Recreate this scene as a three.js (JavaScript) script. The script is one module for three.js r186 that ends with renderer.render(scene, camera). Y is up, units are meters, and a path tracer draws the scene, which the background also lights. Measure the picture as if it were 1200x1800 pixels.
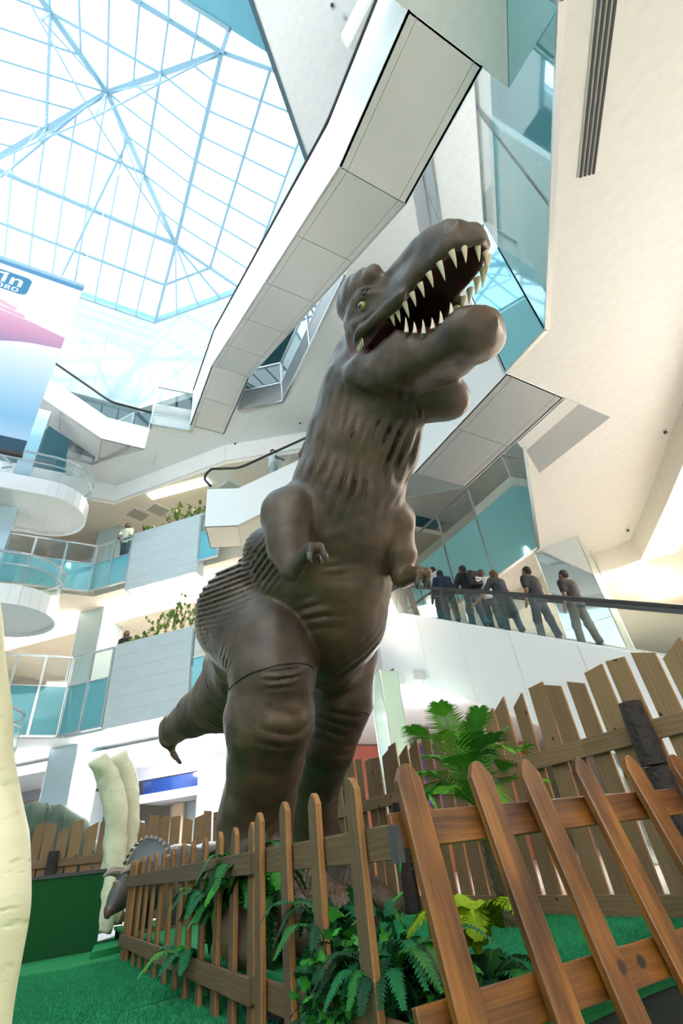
import * as THREE from 'three';
import { mergeGeometries, mergeVertices, toCreasedNormals } from 'three/addons/utils/BufferGeometryUtils.js';
import { RoundedBoxGeometry } from 'three/addons/geometries/RoundedBoxGeometry.js';
import { ImprovedNoise } from 'three/addons/math/ImprovedNoise.js';
import { FontLoader } from 'three/addons/loaders/FontLoader.js';
import { TextGeometry } from 'three/addons/geometries/TextGeometry.js';
import { RectAreaLightUniformsLib } from 'three/addons/lights/RectAreaLightUniformsLib.js';

// ---------------------------------------------------------------- camera, sky, sun, exposure
const scene = new THREE.Scene();
const FPX = 860, EYE = 0.8;                                   // focal length in pixels of a 1200x1800 frame, eye height
const camera = new THREE.PerspectiveCamera(2 * Math.atan(900 / FPX) * 180 / Math.PI, 1200 / 1800, 0.05, 300);
const rad = d => d * Math.PI / 180;
const PITCH = rad(35), ROLL = rad(7.2), YAW = rad(31.7);
const CH = new THREE.Vector3(Math.sin(YAW), 0, -Math.cos(YAW)), CR0 = new THREE.Vector3(Math.cos(YAW), 0, Math.sin(YAW));
const CF = CH.clone().multiplyScalar(Math.cos(PITCH)).add(new THREE.Vector3(0, Math.sin(PITCH), 0));
const CU0 = CR0.clone().cross(CF);
const CR = CR0.clone().multiplyScalar(Math.cos(ROLL)).addScaledVector(CU0, -Math.sin(ROLL));
const CU = CU0.clone().multiplyScalar(Math.cos(ROLL)).addScaledVector(CR0, Math.sin(ROLL));
camera.position.set(0, EYE, 0);
camera.quaternion.setFromRotationMatrix(new THREE.Matrix4().makeBasis(CR, CU, CF.clone().negate()));
camera.updateMatrixWorld();

const renderer = new THREE.WebGLRenderer({ antialias: true });
renderer.toneMapping = THREE.LinearToneMapping;
renderer.toneMappingExposure = 2.6;
renderer.shadowMap.enabled = true;
RectAreaLightUniformsLib.init();
scene.background = new THREE.Color().setRGB(1.0, 1.16, 1.27);   // bright hazy sky over the skylight
const sun = new THREE.DirectionalLight(0xfff3e2, 1.2);
sun.position.set(-10, 40, 8); sun.target.position.set(2, 16, -16); sun.castShadow = true; sun.shadow.radius = 2;
sun.shadow.mapSize.set(2048, 2048);
Object.assign(sun.shadow.camera, { left: -30, right: 30, top: 30, bottom: -30, near: 1, far: 120 });
scene.add(sun, sun.target);

// ---------------------------------------------------------------- helpers
const V3 = (x, y, z) => new THREE.Vector3(x, y, z);
const rayOf = (x, y) => CF.clone().addScaledVector(CR, (x - 600) / FPX).addScaledVector(CU, -(y - 900) / FPX);
const at = (x, y, t) => rayOf(x, y).multiplyScalar(t).add(camera.position);          // point at depth t
const onY = (x, y, h) => { const d = rayOf(x, y); return d.multiplyScalar((h - EYE) / d.y).add(camera.position); };
const onX = (x, y, v) => { const d = rayOf(x, y); return d.multiplyScalar(v / d.x).add(camera.position); };
const onZ = (x, y, v) => { const d = rayOf(x, y); return d.multiplyScalar(v / d.z).add(camera.position); };
const onPlane = (x, y, p, n) => { const d = rayOf(x, y); const t = p.clone().sub(camera.position).dot(n) / d.dot(n); return d.multiplyScalar(t).add(camera.position); };
const rpx = (r, t) => r * t / FPX;
const clamp = (v, a, b) => v < a ? a : v > b ? b : v;
const sstep = (a, b, v) => { const t = clamp((v - a) / (b - a), 0, 1); return t * t * (3 - 2 * t); };
const lerp = (a, b, t) => a + (b - a) * t;
let seedState = 12345;
const rnd = () => { seedState = (seedState * 1664525 + 1013904223) >>> 0; return seedState / 4294967296; };
const rr = (a, b) => a + (b - a) * rnd();
const perlin = new ImprovedNoise();
const noise = (x, y, z) => perlin.noise(x + 100.3, y + 57.7, z + 31.1);
const fbm = (x, y, z, o = 3) => { let s = 0, a = 1, n = 0; for (let i = 0; i < o; i++) { s += a * noise(x, y, z); n += a; a *= 0.5; x *= 2.03; y *= 2.03; z *= 2.03; } return s / n; };

const used = new Map();
function numbered(name) { const n = used.get(name) || 0; used.set(name, n + 1); return n ? name + '_' + String(n).padStart(3, '0') : name; }
function shade(o) { o.castShadow = true; o.receiveShadow = true; return o; }
function thing(name, label, category, pos = [0, 0, 0], turn = 0, group) {
  const o = new THREE.Group(); o.name = numbered(name); scene.add(o);
  o.position.set(...pos); o.rotation.y = turn; o.userData = { label, category };
  if (group) o.userData.group = group;
  return o;
}
function part(name, geo, m, parent) { const o = shade(new THREE.Mesh(geo, m)); o.name = name; parent.add(o); return o; }
function solo(name, geo, m, label, category, group) {
  const o = part(numbered(name), geo, m, scene); o.userData = { label, category }; if (group) o.userData.group = group; return o;
}
function struct(name, geo, m, label, category) {
  const o = part(numbered(name), geo, m, scene); o.userData = { kind: 'structure', label, category }; return o;
}
const std = (c, rough = 0.7, extra = {}) => new THREE.MeshStandardMaterial({ color: Array.isArray(c) ? new THREE.Color().setRGB(...c) : c, roughness: rough, ...extra });
const phys = (c, rough = 0.5, extra = {}) => new THREE.MeshPhysicalMaterial({ color: Array.isArray(c) ? new THREE.Color().setRGB(...c) : c, roughness: rough, ...extra });
const clean = g => { const n = g.index ? g.toNonIndexed() : g; for (const k of Object.keys(n.attributes)) if (!['position', 'normal', 'uv', 'color'].includes(k)) n.deleteAttribute(k); return n; };
const merge = list => mergeGeometries(list.map(g => { const n = clean(g); if (!n.attributes.uv) n.setAttribute('uv', new THREE.BufferAttribute(new Float32Array(n.attributes.position.count * 2), 2)); return n; }));
const box = (w, h, d, x = 0, y = 0, z = 0) => new THREE.BoxGeometry(w, h, d).translate(x, y, z);
// bar of rectangular section from a to b; up gives the direction of its height
function bar(a, b, w, h, up = V3(0, 1, 0)) {
  const d = b.clone().sub(a), L = d.length(); d.normalize();
  let s = d.clone().cross(up); if (s.lengthSq() < 1e-6) s = d.clone().cross(V3(1, 0, 0)); s.normalize();
  const u = s.clone().cross(d);
  const g = new THREE.BoxGeometry(w, h, L);
  g.applyMatrix4(new THREE.Matrix4().makeBasis(s, u, d.clone().negate()).setPosition(a.clone().add(b).multiplyScalar(0.5)));
  return g;
}
function tube(pts, r, seg = 24, rad_ = 8, closed = false) { return new THREE.TubeGeometry(new THREE.CatmullRomCurve3(pts, closed), seg, r, rad_, closed); }
function rod(a, b, r, n = 8) { const d = b.clone().sub(a); const g = new THREE.CylinderGeometry(r, r, d.length(), n); g.applyQuaternion(new THREE.Quaternion().setFromUnitVectors(V3(0, 1, 0), d.clone().normalize())); const c = a.clone().add(b).multiplyScalar(.5); return g.translate(c.x, c.y, c.z); }
// tube whose radius varies; frames by parallel transport
function taperTube(pts, radii, seg = 24, n = 10, capped = true) {
  const cv = new THREE.CatmullRomCurve3(pts); const fr = cv.computeFrenetFrames(seg, false);
  const pos = [], uv = [], idx = []; const p = V3();
  for (let i = 0; i <= seg; i++) {
    const t = i / seg; cv.getPoint(t, p); const k = t * (radii.length - 1), k0 = Math.min(radii.length - 2, Math.floor(k)); const r = lerp(radii[k0], radii[k0 + 1], k - k0);
    for (let j = 0; j <= n; j++) { const a = j / n * Math.PI * 2; const q = p.clone().addScaledVector(fr.normals[i], Math.cos(a) * r).addScaledVector(fr.binormals[i], Math.sin(a) * r); pos.push(q.x, q.y, q.z); uv.push(j / n, t); }
  }
  for (let i = 0; i < seg; i++) for (let j = 0; j < n; j++) { const a = i * (n + 1) + j, b = a + n + 1; idx.push(a, a + 1, b, b, a + 1, b + 1); }
  if (capped) for (const e of [0, seg]) { cv.getPoint(e / seg, p); const c = pos.length / 3; pos.push(p.x, p.y, p.z); uv.push(.5, .5); for (let j = 0; j < n; j++) { const a = e * (n + 1) + j; e ? idx.push(c, a, a + 1) : idx.push(c, a + 1, a); } }
  const g = new THREE.BufferGeometry(); g.setAttribute('position', new THREE.Float32BufferAttribute(pos, 3)); g.setAttribute('uv', new THREE.Float32BufferAttribute(uv, 2)); g.setIndex(idx); g.computeVertexNormals(); return g;
}
// prism: polygon of points (world, roughly planar) pushed along an offset vector
function prism(pts, off) {
  const n = V3(); for (let i = 0; i < pts.length; i++) { const a = pts[i], b = pts[(i + 1) % pts.length]; n.x += (a.y - b.y) * (a.z + b.z); n.y += (a.z - b.z) * (a.x + b.x); n.z += (a.x - b.x) * (a.y + b.y); } n.normalize();
  const ex = pts[1].clone().sub(pts[0]).normalize(), ey = n.clone().cross(ex);
  const c2 = pts.map(p => new THREE.Vector2(p.clone().sub(pts[0]).dot(ex), p.clone().sub(pts[0]).dot(ey)));
  const tris = THREE.ShapeUtils.triangulateShape(c2, []);
  const pos = [], uv = []; const put = (p, u, v) => { pos.push(p.x, p.y, p.z); uv.push(u, v); };
  const top = pts.map(p => p.clone().add(off)); const flip = n.dot(off) > 0;
  for (const [a, b, c] of tris) { const o = flip ? [a, c, b] : [a, b, c]; for (const i of o) put(pts[i], c2[i].x, c2[i].y); const q = flip ? [a, b, c] : [a, c, b]; for (const i of q) put(top[i], c2[i].x, c2[i].y); }
  let run = 0; const H = off.length();
  for (let i = 0; i < pts.length; i++) {
    const j = (i + 1) % pts.length, L = pts[i].distanceTo(pts[j]); const a = pts[i], b = pts[j], c = top[j], d = top[i];
    const q = flip ? [[a, run, 0], [b, run + L, 0], [c, run + L, H], [a, run, 0], [c, run + L, H], [d, run, H]] : [[a, run, 0], [c, run + L, H], [b, run + L, 0], [a, run, 0], [d, run, H], [c, run + L, H]];
    for (const [p, u, v] of q) put(p, u, v); run += L;
  }
  const g = new THREE.BufferGeometry(); g.setAttribute('position', new THREE.Float32BufferAttribute(pos, 3)); g.setAttribute('uv', new THREE.Float32BufferAttribute(uv, 2)); g.computeVertexNormals(); return g;
}
const up = h => V3(0, h, 0);
// textures
function dataTex(n, fn, srgb = true, m = n) {
  const d = new Uint8Array(n * m * 4);
  for (let j = 0; j < m; j++) for (let i = 0; i < n; i++) { const c = fn(i / n, j / m, i, j), k = (j * n + i) * 4; d[k] = clamp(c[0], 0, 1) * 255; d[k + 1] = clamp(c[1], 0, 1) * 255; d[k + 2] = clamp(c[2], 0, 1) * 255; d[k + 3] = 255; }
  const t = new THREE.DataTexture(d, n, m); t.wrapS = t.wrapT = THREE.RepeatWrapping; t.magFilter = THREE.LinearFilter; t.minFilter = THREE.LinearMipmapLinearFilter; t.generateMipmaps = true; if (srgb) t.colorSpace = THREE.SRGBColorSpace; t.needsUpdate = true; return t;
}
// tiling noise through a torus-like blend of four samples
const tnoise = (u, v, f, o, z = 0) => { const a = (x, y) => fbm(x * f, y * f, z, o); const wu = u, wv = v; return (a(u, v) * (1 - wu) * (1 - wv) + a(u - 1, v) * wu * (1 - wv) + a(u, v - 1) * (1 - wu) * wv + a(u - 1, v - 1) * wu * wv); };
const TREX_CELL = 0.018;
// ================================================================ materials of the building
const plasterTex = dataTex(256, (u, v) => { const n = .965 + .05 * tnoise(u, v, 6, 3) + .02 * tnoise(u, v, 40, 2, 3); return [n, n, n]; });
const M = {
  soffit: std([.78, .75, .70], .85, { map: plasterTex }),
  coolSoffit: std([.79, .82, .81], .85, { map: plasterTex }),
  white: std([.86, .87, .87], .6, { map: plasterTex }),
  clad: phys([.84, .86, .87], .28, { clearcoat: .3, clearcoatRoughness: .2 }),
  panel: phys([.62, .63, .62], .34, { metalness: .25 }),
  darkPanel: phys([.36, .38, .39], .4, { metalness: .35 }),
  cream: std([.83, .76, .66], .8, { map: plasterTex }),
  paleWall: std([.54, .66, .68], .8),
  roofTeal: std([.16, .42, .52], .8),
  steel: phys([.62, .64, .65], .25, { metalness: .9 }),
  darkEdge: phys([.12, .2, .25], .4, { metalness: .5 }),
  rubber: std([.02, .02, .022], .45),
  teal: phys([.22, .60, .68], .05, { metalness: .3, clearcoat: 1, clearcoatRoughness: .02 }),
  tealDeep: phys([.12, .46, .53], .05, { metalness: .12, clearcoat: 1, clearcoatRoughness: .02 }),
  glass: phys([.955, .99, .985], .02, { transmission: 1, thickness: 0, ior: 1.5, specularIntensity: 1 }),
  mirror: phys([.74, .83, .86], .06, { metalness: .85 }),
  greenMirror: phys([.68, .80, .70], .08, { metalness: .7 }),
  frame: phys([.28, .44, .54], .5, { metalness: .1 }),
  light: new THREE.MeshStandardMaterial({ color: 0xffffff, emissive: new THREE.Color().setRGB(1, .95, .86), emissiveIntensity: 3.2 }),
  coolLight: new THREE.MeshStandardMaterial({ color: 0xffffff, emissive: new THREE.Color().setRGB(.95, .98, 1), emissiveIntensity: 3.0 }),
  tread: std([.3, .31, .32], .5),
  dark: std([.05, .05, .055], .7),
};
// marble with long horizontal bands
const marbleTex = dataTex(512, (u, v) => { const n = .5 + .5 * tnoise(u * .35, v, 14, 4), f = .5 + .5 * tnoise(u, v, 40, 2, 7); const k = .80 + .10 * n + .03 * f; const cx = u * 3, cy = v * 6, jx = Math.abs(cx + (Math.floor(cy) % 2) * .5 - Math.round(cx + (Math.floor(cy) % 2) * .5)), jy = Math.abs(cy - Math.round(cy)); const t = .0 * (Math.sin(Math.floor(cy) * 7.3 + Math.floor(cx + (Math.floor(cy) % 2) * .5) * 3.1)); const q = k + t; return [q * .97, q, q * 1.01]; });
M.marble = phys([.92, .97, 1.0], .35, { map: marbleTex });

// ---------------------------------------------------------------- skylight: pyramid over a square ring with a skirt round it
const RY = 26, BY = 24, AP = V3(-3.27, 28.4, -9.3);
const ring = [V3(.63, RY, -5.4), V3(.63, RY, -13.2), V3(-7.17, RY, -13.2), V3(-7.17, RY, -5.4)];
const sky = thing('window_1', 'glazed pyramid skylight with pale blue steel bars over the atrium', 'skylight'); sky.userData.kind = 'structure';
used.set('window_1', 1);
const paneMat = phys([.97, .99, 1], .02, { transmission: 1, thickness: 0 });
const mix = (a, b, t) => a.clone().lerp(b, t);
function paneGeo(a, b, c, d) { const pts = d ? [a, b, c, d] : [a, b, c]; const n = b.clone().sub(a).cross(c.clone().sub(a)).normalize(); if (n.y > 0) n.negate(); return prism(pts, n.multiplyScalar(.02)); }
const barGeos = [], thickGeos = [];
function facet(a0, a1, b0, b1, nu, nv, hip) {      // quad a0-a1 (lower edge) to b0-b1 (upper edge); nu pieces across, nv up
  for (let j = 0; j < nv; j++) for (let i = 0; i < nu; i++) {
    const q = (u, v) => mix(mix(a0, a1, u), mix(b0, b1, u), v);
    const c = [q(i / nu, j / nv), q((i + 1) / nu, j / nv), q((i + 1) / nu, (j + 1) / nv), q(i / nu, (j + 1) / nv)];
    const geo = c[2].distanceTo(c[3]) < .02 ? paneGeo(c[0], c[1], c[2]) : paneGeo(...c);
    part('pane', geo, paneMat, sky);
  }
}
function bars(list, w, h) { for (const [a, b] of list) barGeos.push(bar(a.clone().add(up(-.05)), b.clone().add(up(-.05)), w, h)); }
// inner pyramid, four sides; glazing bars run down the slope, one purlin half way
for (let k = 0; k < 4; k++) {
  const a = ring[k], b = ring[(k + 1) % 4], N = 8;
  const col = i => { const t = i / N, s = t < .5 ? t * 2 : (1 - t) * 2; return { p: mix(a, b, t), hip: t < .5 ? mix(a, AP, s) : mix(b, AP, s), s }; };
  const lift = (c, v) => c.s < 1e-6 ? c.p.clone() : mix(c.p, c.hip, Math.min(1, v / c.s));
  for (let i = 0; i < N; i++) {
    const l = col(i), r = col(i + 1), h = .5; const low = [l.p, r.p, lift(r, Math.min(r.s, h)), lift(l, Math.min(l.s, h))].filter((q, k, arr) => k === 0 || q.distanceTo(arr[k - 1]) > .01).filter((q, k, arr) => k === 0 || q.distanceTo(arr[0]) > .01);
    if (low.length > 2) part('pane', paneGeo(...low), paneMat, sky);
    if (Math.max(l.s, r.s) > h + .01) { const hi = [lift(l, h), lift(r, h), r.hip, l.hip].filter((q, k, arr) => k === 0 || q.distanceTo(arr[k - 1]) > .01).filter((q, k, arr) => k === 0 || q.distanceTo(arr[0]) > .01); if (hi.length > 2) part('pane', paneGeo(...hi), paneMat, sky); }
  }
  const m0 = mix(a, AP, .5), m1 = mix(b, AP, .5); bars([[m0, m1]], .10, .12);
  for (let i = 1; i < N; i++) { const t = i / N, p = mix(a, b, t); const s = t < .5 ? t * 2 : (1 - t) * 2; const hip = t < .5 ? mix(a, AP, s) : mix(b, AP, s); bars([[p, hip]], .065, .09); }
  for (const [p, q] of [[a, AP]]) thickGeos.push(bar(p, q, .2, .22));
  thickGeos.push(bar(a, b, .16, .2));
}
// skirt
const base8 = [V3(4.05, BY, -4.3), V3(4.05, BY, -13.0), V3(.5, BY, -16.5), V3(-7.0, BY, -16.5), V3(-10.6, BY, -13.0), V3(-10.6, BY, -4.3), V3(.63, BY, -4.3), V3(-7.17, BY, -4.3)];
const skirts = [[base8[0], base8[1], ring[0], ring[1], 8, 2], [base8[2], base8[3], ring[1], ring[2], 8, 2], [base8[4], base8[5], ring[2], ring[3], 8, 2], [base8[7], base8[6], ring[3], ring[0], 8, 1]];
for (const s of skirts) {
  facet(...s); const [a0, a1, b0, b1, nu, nv] = s;
  for (let i = 0; i <= nu; i++) bars([[mix(a0, a1, i / nu), mix(b0, b1, i / nu)]], .07, .09);
  for (let j = 1; j < nv; j++) bars([[mix(a0, b0, j / nv), mix(a1, b1, j / nv)]], .1, .12);
  thickGeos.push(bar(a0, a1, .12, .16));
}
for (const [a, b, n] of [[base8[1], base8[2], ring[1]], [base8[3], base8[4], ring[2]]]) {
  for (let i = 0; i < 4; i++) { const p = mix(a, b, i / 4), q = mix(a, b, (i + 1) / 4), pm = mix(p, n, .5), qm = mix(q, n, .5); part('pane', paneGeo(p, q, qm, pm), paneMat, sky); part('pane', paneGeo(pm, qm, n), paneMat, sky); bars([[pm, qm]], .09, .1); if (i) bars([[p, n]], .08, .1); }
  thickGeos.push(bar(a, n, .14, .18), bar(b, n, .14, .18), bar(a, b, .12, .16));
}
for (const [a, b] of [[base8[0], ring[0]], [base8[6], ring[0]], [base8[5], ring[3]]]) thickGeos.push(bar(a, b, .14, .18));
part('pane', paneGeo(base8[6], base8[0], ring[0]), paneMat, sky); part('pane', paneGeo(base8[5], base8[7], ring[3]), paneMat, sky);
for (const g of barGeos) part('glazing_bar', g, M.frame, sky); for (const g of thickGeos) part('main_bar', g, M.frame, sky);
{ // tie rods and struts hung under the pyramid
  const g = [], low = AP.clone().add(up(-3.1)); g.push(rod(AP, low, .05));
  for (let k = 0; k < 4; k++) { g.push(rod(low, ring[k], .035)); const m = mix(ring[k], AP, .5); g.push(rod(m, m.clone().add(up(-1.3)), .045)); g.push(rod(m.clone().add(up(-1.3)), AP, .03)); }
  g.push(rod(onY(108, 485, 23.5), mix(ring[1], AP, .72), .05), rod(onY(0, 312, 24.5), mix(ring[2], AP, .9), .05));
  for (const q of g) part('tie_rod', q, M.frame, sky);
}
// ---------------------------------------------------------------- shell
const X0 = -24, X1 = 27, Z0 = -31, Z1 = 15, TOP = 24;
const poly = (pts, y0, y1) => prism(pts.map(p => V3(p[0], y0, p[1])), up(y1 - y0));
function ringGeo(outer, hole, y0, y1) {     // slab with an opening
  const sh = new THREE.Shape(outer.map(p => new THREE.Vector2(p[0], -p[1]))); const h = new THREE.Path(hole.map(p => new THREE.Vector2(p[0], -p[1]))); sh.holes.push(h);
  return new THREE.ExtrudeGeometry(sh, { depth: y1 - y0, bevelEnabled: false }).rotateX(-Math.PI / 2).translate(0, y0, 0);
}
const outer = [[X0, Z0], [X1, Z0], [X1, Z1], [X0, Z1]];
const hole8 = [[4.05, -4.3], [4.05, -13.0], [.5, -16.5], [-7.0, -16.5], [-10.6, -13.0], [-10.6, -4.3]];
struct('ceiling', ringGeo(outer, hole8, TOP, TOP + .5), M.roofTeal, 'teal painted roof slab round the skylight opening', 'ceiling');
struct('floor', box(X1 - X0, .4, Z1 - Z0, (X0 + X1) / 2, -.23, (Z0 + Z1) / 2), phys([.62, .6, .57], .2), 'pale polished mall floor beyond the turf', 'floor');
struct('wall_left', box(.4, 25, Z1 - Z0, X0, 12, (Z0 + Z1) / 2), M.white, 'far left outer wall of the mall', 'wall');
struct('wall_right', box(.4, 25, Z1 - Z0, X1, 12, (Z0 + Z1) / 2), M.cream, 'far right outer wall of the mall', 'wall');
struct('wall_back', box(X1 - X0, 25, .4, (X0 + X1) / 2, 12, Z0), M.cream, 'far end wall of the mall', 'wall');
struct('wall_front', box(X1 - X0, 25, .4, (X0 + X1) / 2, 12, Z1), M.white, 'mall wall behind the viewpoint', 'wall');
// walls rising to the skylight on the far side, panelled
{
  const seg = (a, b, y0, y1, name, label) => { const A = V3(a[0], y0, a[1]), B = V3(b[0], y0, b[1]); const d = B.clone().sub(A), L = d.length(), n = V3(d.z, 0, -d.x).normalize(); const N = Math.max(1, Math.round(L / 1.9)); const g = struct(name, prism([A, B, B.clone().add(up(y1 - y0)), A.clone().add(up(y1 - y0))], n.clone().multiplyScalar(.25)), M.paleWall, label, 'wall'); for (let i = 0; i < N; i++) { const p = mix(A, B, (i + .006) / N), q = mix(A, B, (i + .994) / N); part('panel', prism([p, q, q.clone().add(up(y1 - y0)), p.clone().add(up(y1 - y0))], n.clone().multiplyScalar(-.02)), M.paleWall, g); } };
  seg([-7, -16.52], [.5, -16.52], 17.6, 24, 'wall_upper', 'pale panelled wall under the far edge of the skylight');
  seg([.5, -16.52], [4.07, -13], 17.6, 24, 'wall_upper', 'pale panelled wall across the chamfered corner of the skylight');
  seg([4.07, -13], [4.07, -4.3], 19.6, 24, 'wall_upper', 'pale wall under the right edge of the skylight');
  seg([-10.6, -13], [-7, -16.52], 17.6, 24, 'wall_upper', 'pale panelled wall across the left corner of the skylight');
}
// L4 slab near the viewpoint: diagonal edge crossing above the statue
{
  const a = onY(445, 0, 19), b = onY(545, 290, 19); const d = b.clone().sub(a); const p0 = a.clone().addScaledVector(d, -1.6), p1 = b.clone().addScaledVector(d, .25);
  struct('ceiling', prism([p0, p1, V3(8, 19, p1.z), V3(X1, 19, p1.z), V3(X1, 19, Z1), V3(p0.x, 19, Z1)], up(1)), M.white, 'white underside of the top gallery at upper centre', 'ceiling');
  const n = V3(d.z, 0, -d.x).normalize(); if (n.z > 0) n.negate();
  solo('edge_trim', bar(p0.clone().addScaledVector(n, .06).add(up(.12)), p1.clone().addScaledVector(n, .06).add(up(.12)), .12, .3), M.darkEdge, 'dark steel edge strip along the diagonal rim of the top gallery', 'trim');
  // little boxed balcony hung under it, right of the skylight
  const t = thing('hanging_balcony', 'grey boxed balcony hanging at the very top beside the diagonal escalator', 'balcony');
  const A = onY(612, 85, 16.5), B = onY(650, 100, 16.5), C = onY(703, 0, 16.5); const w = B.clone().sub(A), l = C.clone().sub(B);
  part('underside', prism([A, B, B.clone().addScaledVector(l, 1.6), A.clone().addScaledVector(l, 1.6)], up(.9)), M.panel, t);
  part('fascia', prism([A.clone().add(up(.05)), A.clone().addScaledVector(l, 1.6).add(up(.05)), A.clone().addScaledVector(l, 1.6).addScaledVector(w, -.12).add(up(.05)), A.clone().addScaledVector(w, -.12).add(up(.05))], up(1.1)), M.clad, t);
  part('glass_panel', prism([A.clone().addScaledVector(w, -.2).add(up(1.1)), A.clone().addScaledVector(w, -.2).addScaledVector(l, 1.6).add(up(1.1)), A.clone().addScaledVector(w, -.2).addScaledVector(l, 1.6).add(up(2.1)), A.clone().addScaledVector(w, -.2).add(up(2.1))], w.clone().normalize().multiplyScalar(.02)), M.glass, t);
}
// ---------------------------------------------------------------- gallery slabs: soffits seen from below
const Q = 14.3;                                              // soffit of the third gallery
const L3far = [[-1.6, -16.64], [-.7, -16.76], [.37, -15.3], [.95, -15.25], [.93, -13.8], [2.31, -13.63], [2.31, -12.3], [3.64, -12.02], [4.93, -11.0], [4.79, -6.0], [4.9, -2.9], [6.1, -4.1], [9.5, -7.5], [X1, -7.5], [X1, -15.4], [9.2, -15.4], [6.6, -12.0], [3.75, -13.95], [.35, -17.9], [-1.6, -17.9]];
struct('ceiling', poly(L3far, Q, Q + 1.1), M.coolSoffit, 'cream underside of the third gallery beyond the statue', 'ceiling');
const L3near = [[5.25 - 2.4, -2.42 + 2.4], [6.9, -4.05], [10, -7.15], [X1, -7.15], [X1, Z1], [-1.6, Z1], [-1.6, 4.4]];
struct('ceiling', poly(L3near, Q, Q + 1.1), M.coolSoffit, 'cream underside of the third gallery above the right balcony glass', 'ceiling');
// L2 ceiling behind the edge beam: stepped down, with strip lights
struct('ceiling', poly([[-9, -17.9], [.35, -17.9], [3.75, -13.95], [6.6, -12.0], [9.2, -15.4], [X1, -15.4], [X1, Z0], [-9, Z0]], 13.35, 13.6), M.cream, 'stepped cream ceiling behind the third gallery soffit', 'ceiling');
{ // beam faces between the two
  const c = [[-9, -17.9], [.35, -17.9], [3.75, -13.95], [6.6, -12.0], [9.2, -15.4]]; const g = []; for (let i = 0; i + 1 < c.length; i++) g.push(bar(V3(c[i][0], 13.95, c[i][1]), V3(c[i + 1][0], 13.95, c[i + 1][1]), .12, .9)); struct('trim_1', merge(g), M.white, 'white step between the third gallery soffit and the ceiling behind', 'trim');
}
// right-hand slab of the second gallery
const S2 = 7.8, F2 = 10.6;
const s2 = p => { const q = onY(p[0], p[1], S2); return [q.x, q.z]; };
const edgeA = [[-2.5, 6.1], [3.17, .43], [6.1, -2.5], [6.1, -3.5]], edgeB = [[7.96, -4.9], [11.8, -8.15], [11.85, -10.1], [11.85, -22]];
const coveLine = [[10.93 - 3.0, -3.27 + 3.05], [10.93, -3.27], [12.29, -4.62], [14.44, -6.85], [14.3, -7.28], [13.4, -8.6], [13.4, -22]];
struct('ceiling', poly([...edgeA, [7.66, -3.5], [7.66, -4.7], ...edgeB, ...coveLine.slice().reverse(), [5, 3], [-2.5, 12]], S2, F2), M.soffit, 'broad cream underside of the balcony floor filling the upper right', 'ceiling');
struct('ceiling', poly([[5, 3], ...coveLine, [X1, -22], [X1, Z1], [-2.5, Z1], [-2.5, 12]], 7.12, F2), M.cream, 'lower cream ceiling with downlights at the right edge', 'ceiling');
{ // light cove along the step
  const t = thing('cove_light', 'bright linear cove light following the step in the right-hand ceiling', 'light');
  const w = 0.85; const c = coveLine.slice(0, 6); const L = c.map(p => V3(p[0], 7.10, p[1]));
  for (let i = 0; i + 1 < L.length; i++) { const a = L[i], b = L[i + 1], d = b.clone().sub(a).normalize(), n = V3(-d.z, 0, d.x).multiplyScalar(i >= 3 ? 1 : 1);
    const g = prism([a.clone().addScaledVector(n, .12), b.clone().addScaledVector(n, .12), b.clone().addScaledVector(n, .12 + w), a.clone().addScaledVector(n, .12 + w)], up(-.02)); part('diffuser', g, M.light, t);
    const m = a.clone().add(b).multiplyScalar(.5).addScaledVector(n, .12 + w / 2); const la = new THREE.RectAreaLight(0xffedd6, 16, w, a.distanceTo(b)); la.position.set(m.x, 7.05, m.z); la.rotation.set(-Math.PI / 2, 0, Math.atan2(d.x, d.z)); t.add(la); }
}
struct('ceiling', poly([[1.75, -.45], [4.0, -.45], [3.12, .43], [1.75, 1.8]], 9.6, F2), M.coolSoffit, 'cream soffit bridging the overhead escalator to the right balcony', 'ceiling');
struct('ceiling', poly([[6.2, -10.3], [7.6, -10.3], [7.6, -9.9], [X1, -9.9], [X1, -20], [6.2, -20]], 4.2, 4.45), M.white, 'white shop ceiling under the head of the crowded escalator', 'ceiling');
// ---------------------------------------------------------------- left galleries, on the oblique facade
const E_ = V3(.69, 0, .7238), N_ = V3(-.7238, 0, .69), F0 = V3(1.16, 0, -16.96);
const FPt = (s, y, off = 0) => F0.clone().addScaledVector(E_, s).addScaledVector(N_, -off).setY(y);
const f2 = (s, off = 0) => { const p = FPt(s, 0, off); return [p.x, p.z]; };
const slabL = [[-9, -18.5], f2(-1.7, .44), f2(4.2, .44), [5.6, -13.9], [5.6, -22.1], [X1, -22.1], [X1, Z0], [-9, Z0]];
struct('ceiling', poly(slabL, 9.55, 10.6), M.cream, 'cream underside of the second gallery on the left', 'ceiling');
struct('ceiling', poly([[-9, -18.5], f2(-1.7, .44), f2(4.2, .44), [7.0, -12.4], [11.85, -12.4], [X1, -12.4], [X1, Z0], [-9, Z0]], 4.7, 6.1), M.white, 'white underside of the first gallery above the shops', 'ceiling');
for (const [y0, y1, nm] of [[10.6, 13.4, 'second'], [6.1, 9.6, 'first']]) struct('wall_' + nm + '_gallery', prism([FPt(-12, y0, 6), FPt(4, y0, 6), FPt(4, y1, 6), FPt(-12, y1, 6)], N_.clone().multiplyScalar(-.2)), M.cream, `cream shop wall at the back of the ${nm} gallery`, 'wall');
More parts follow.
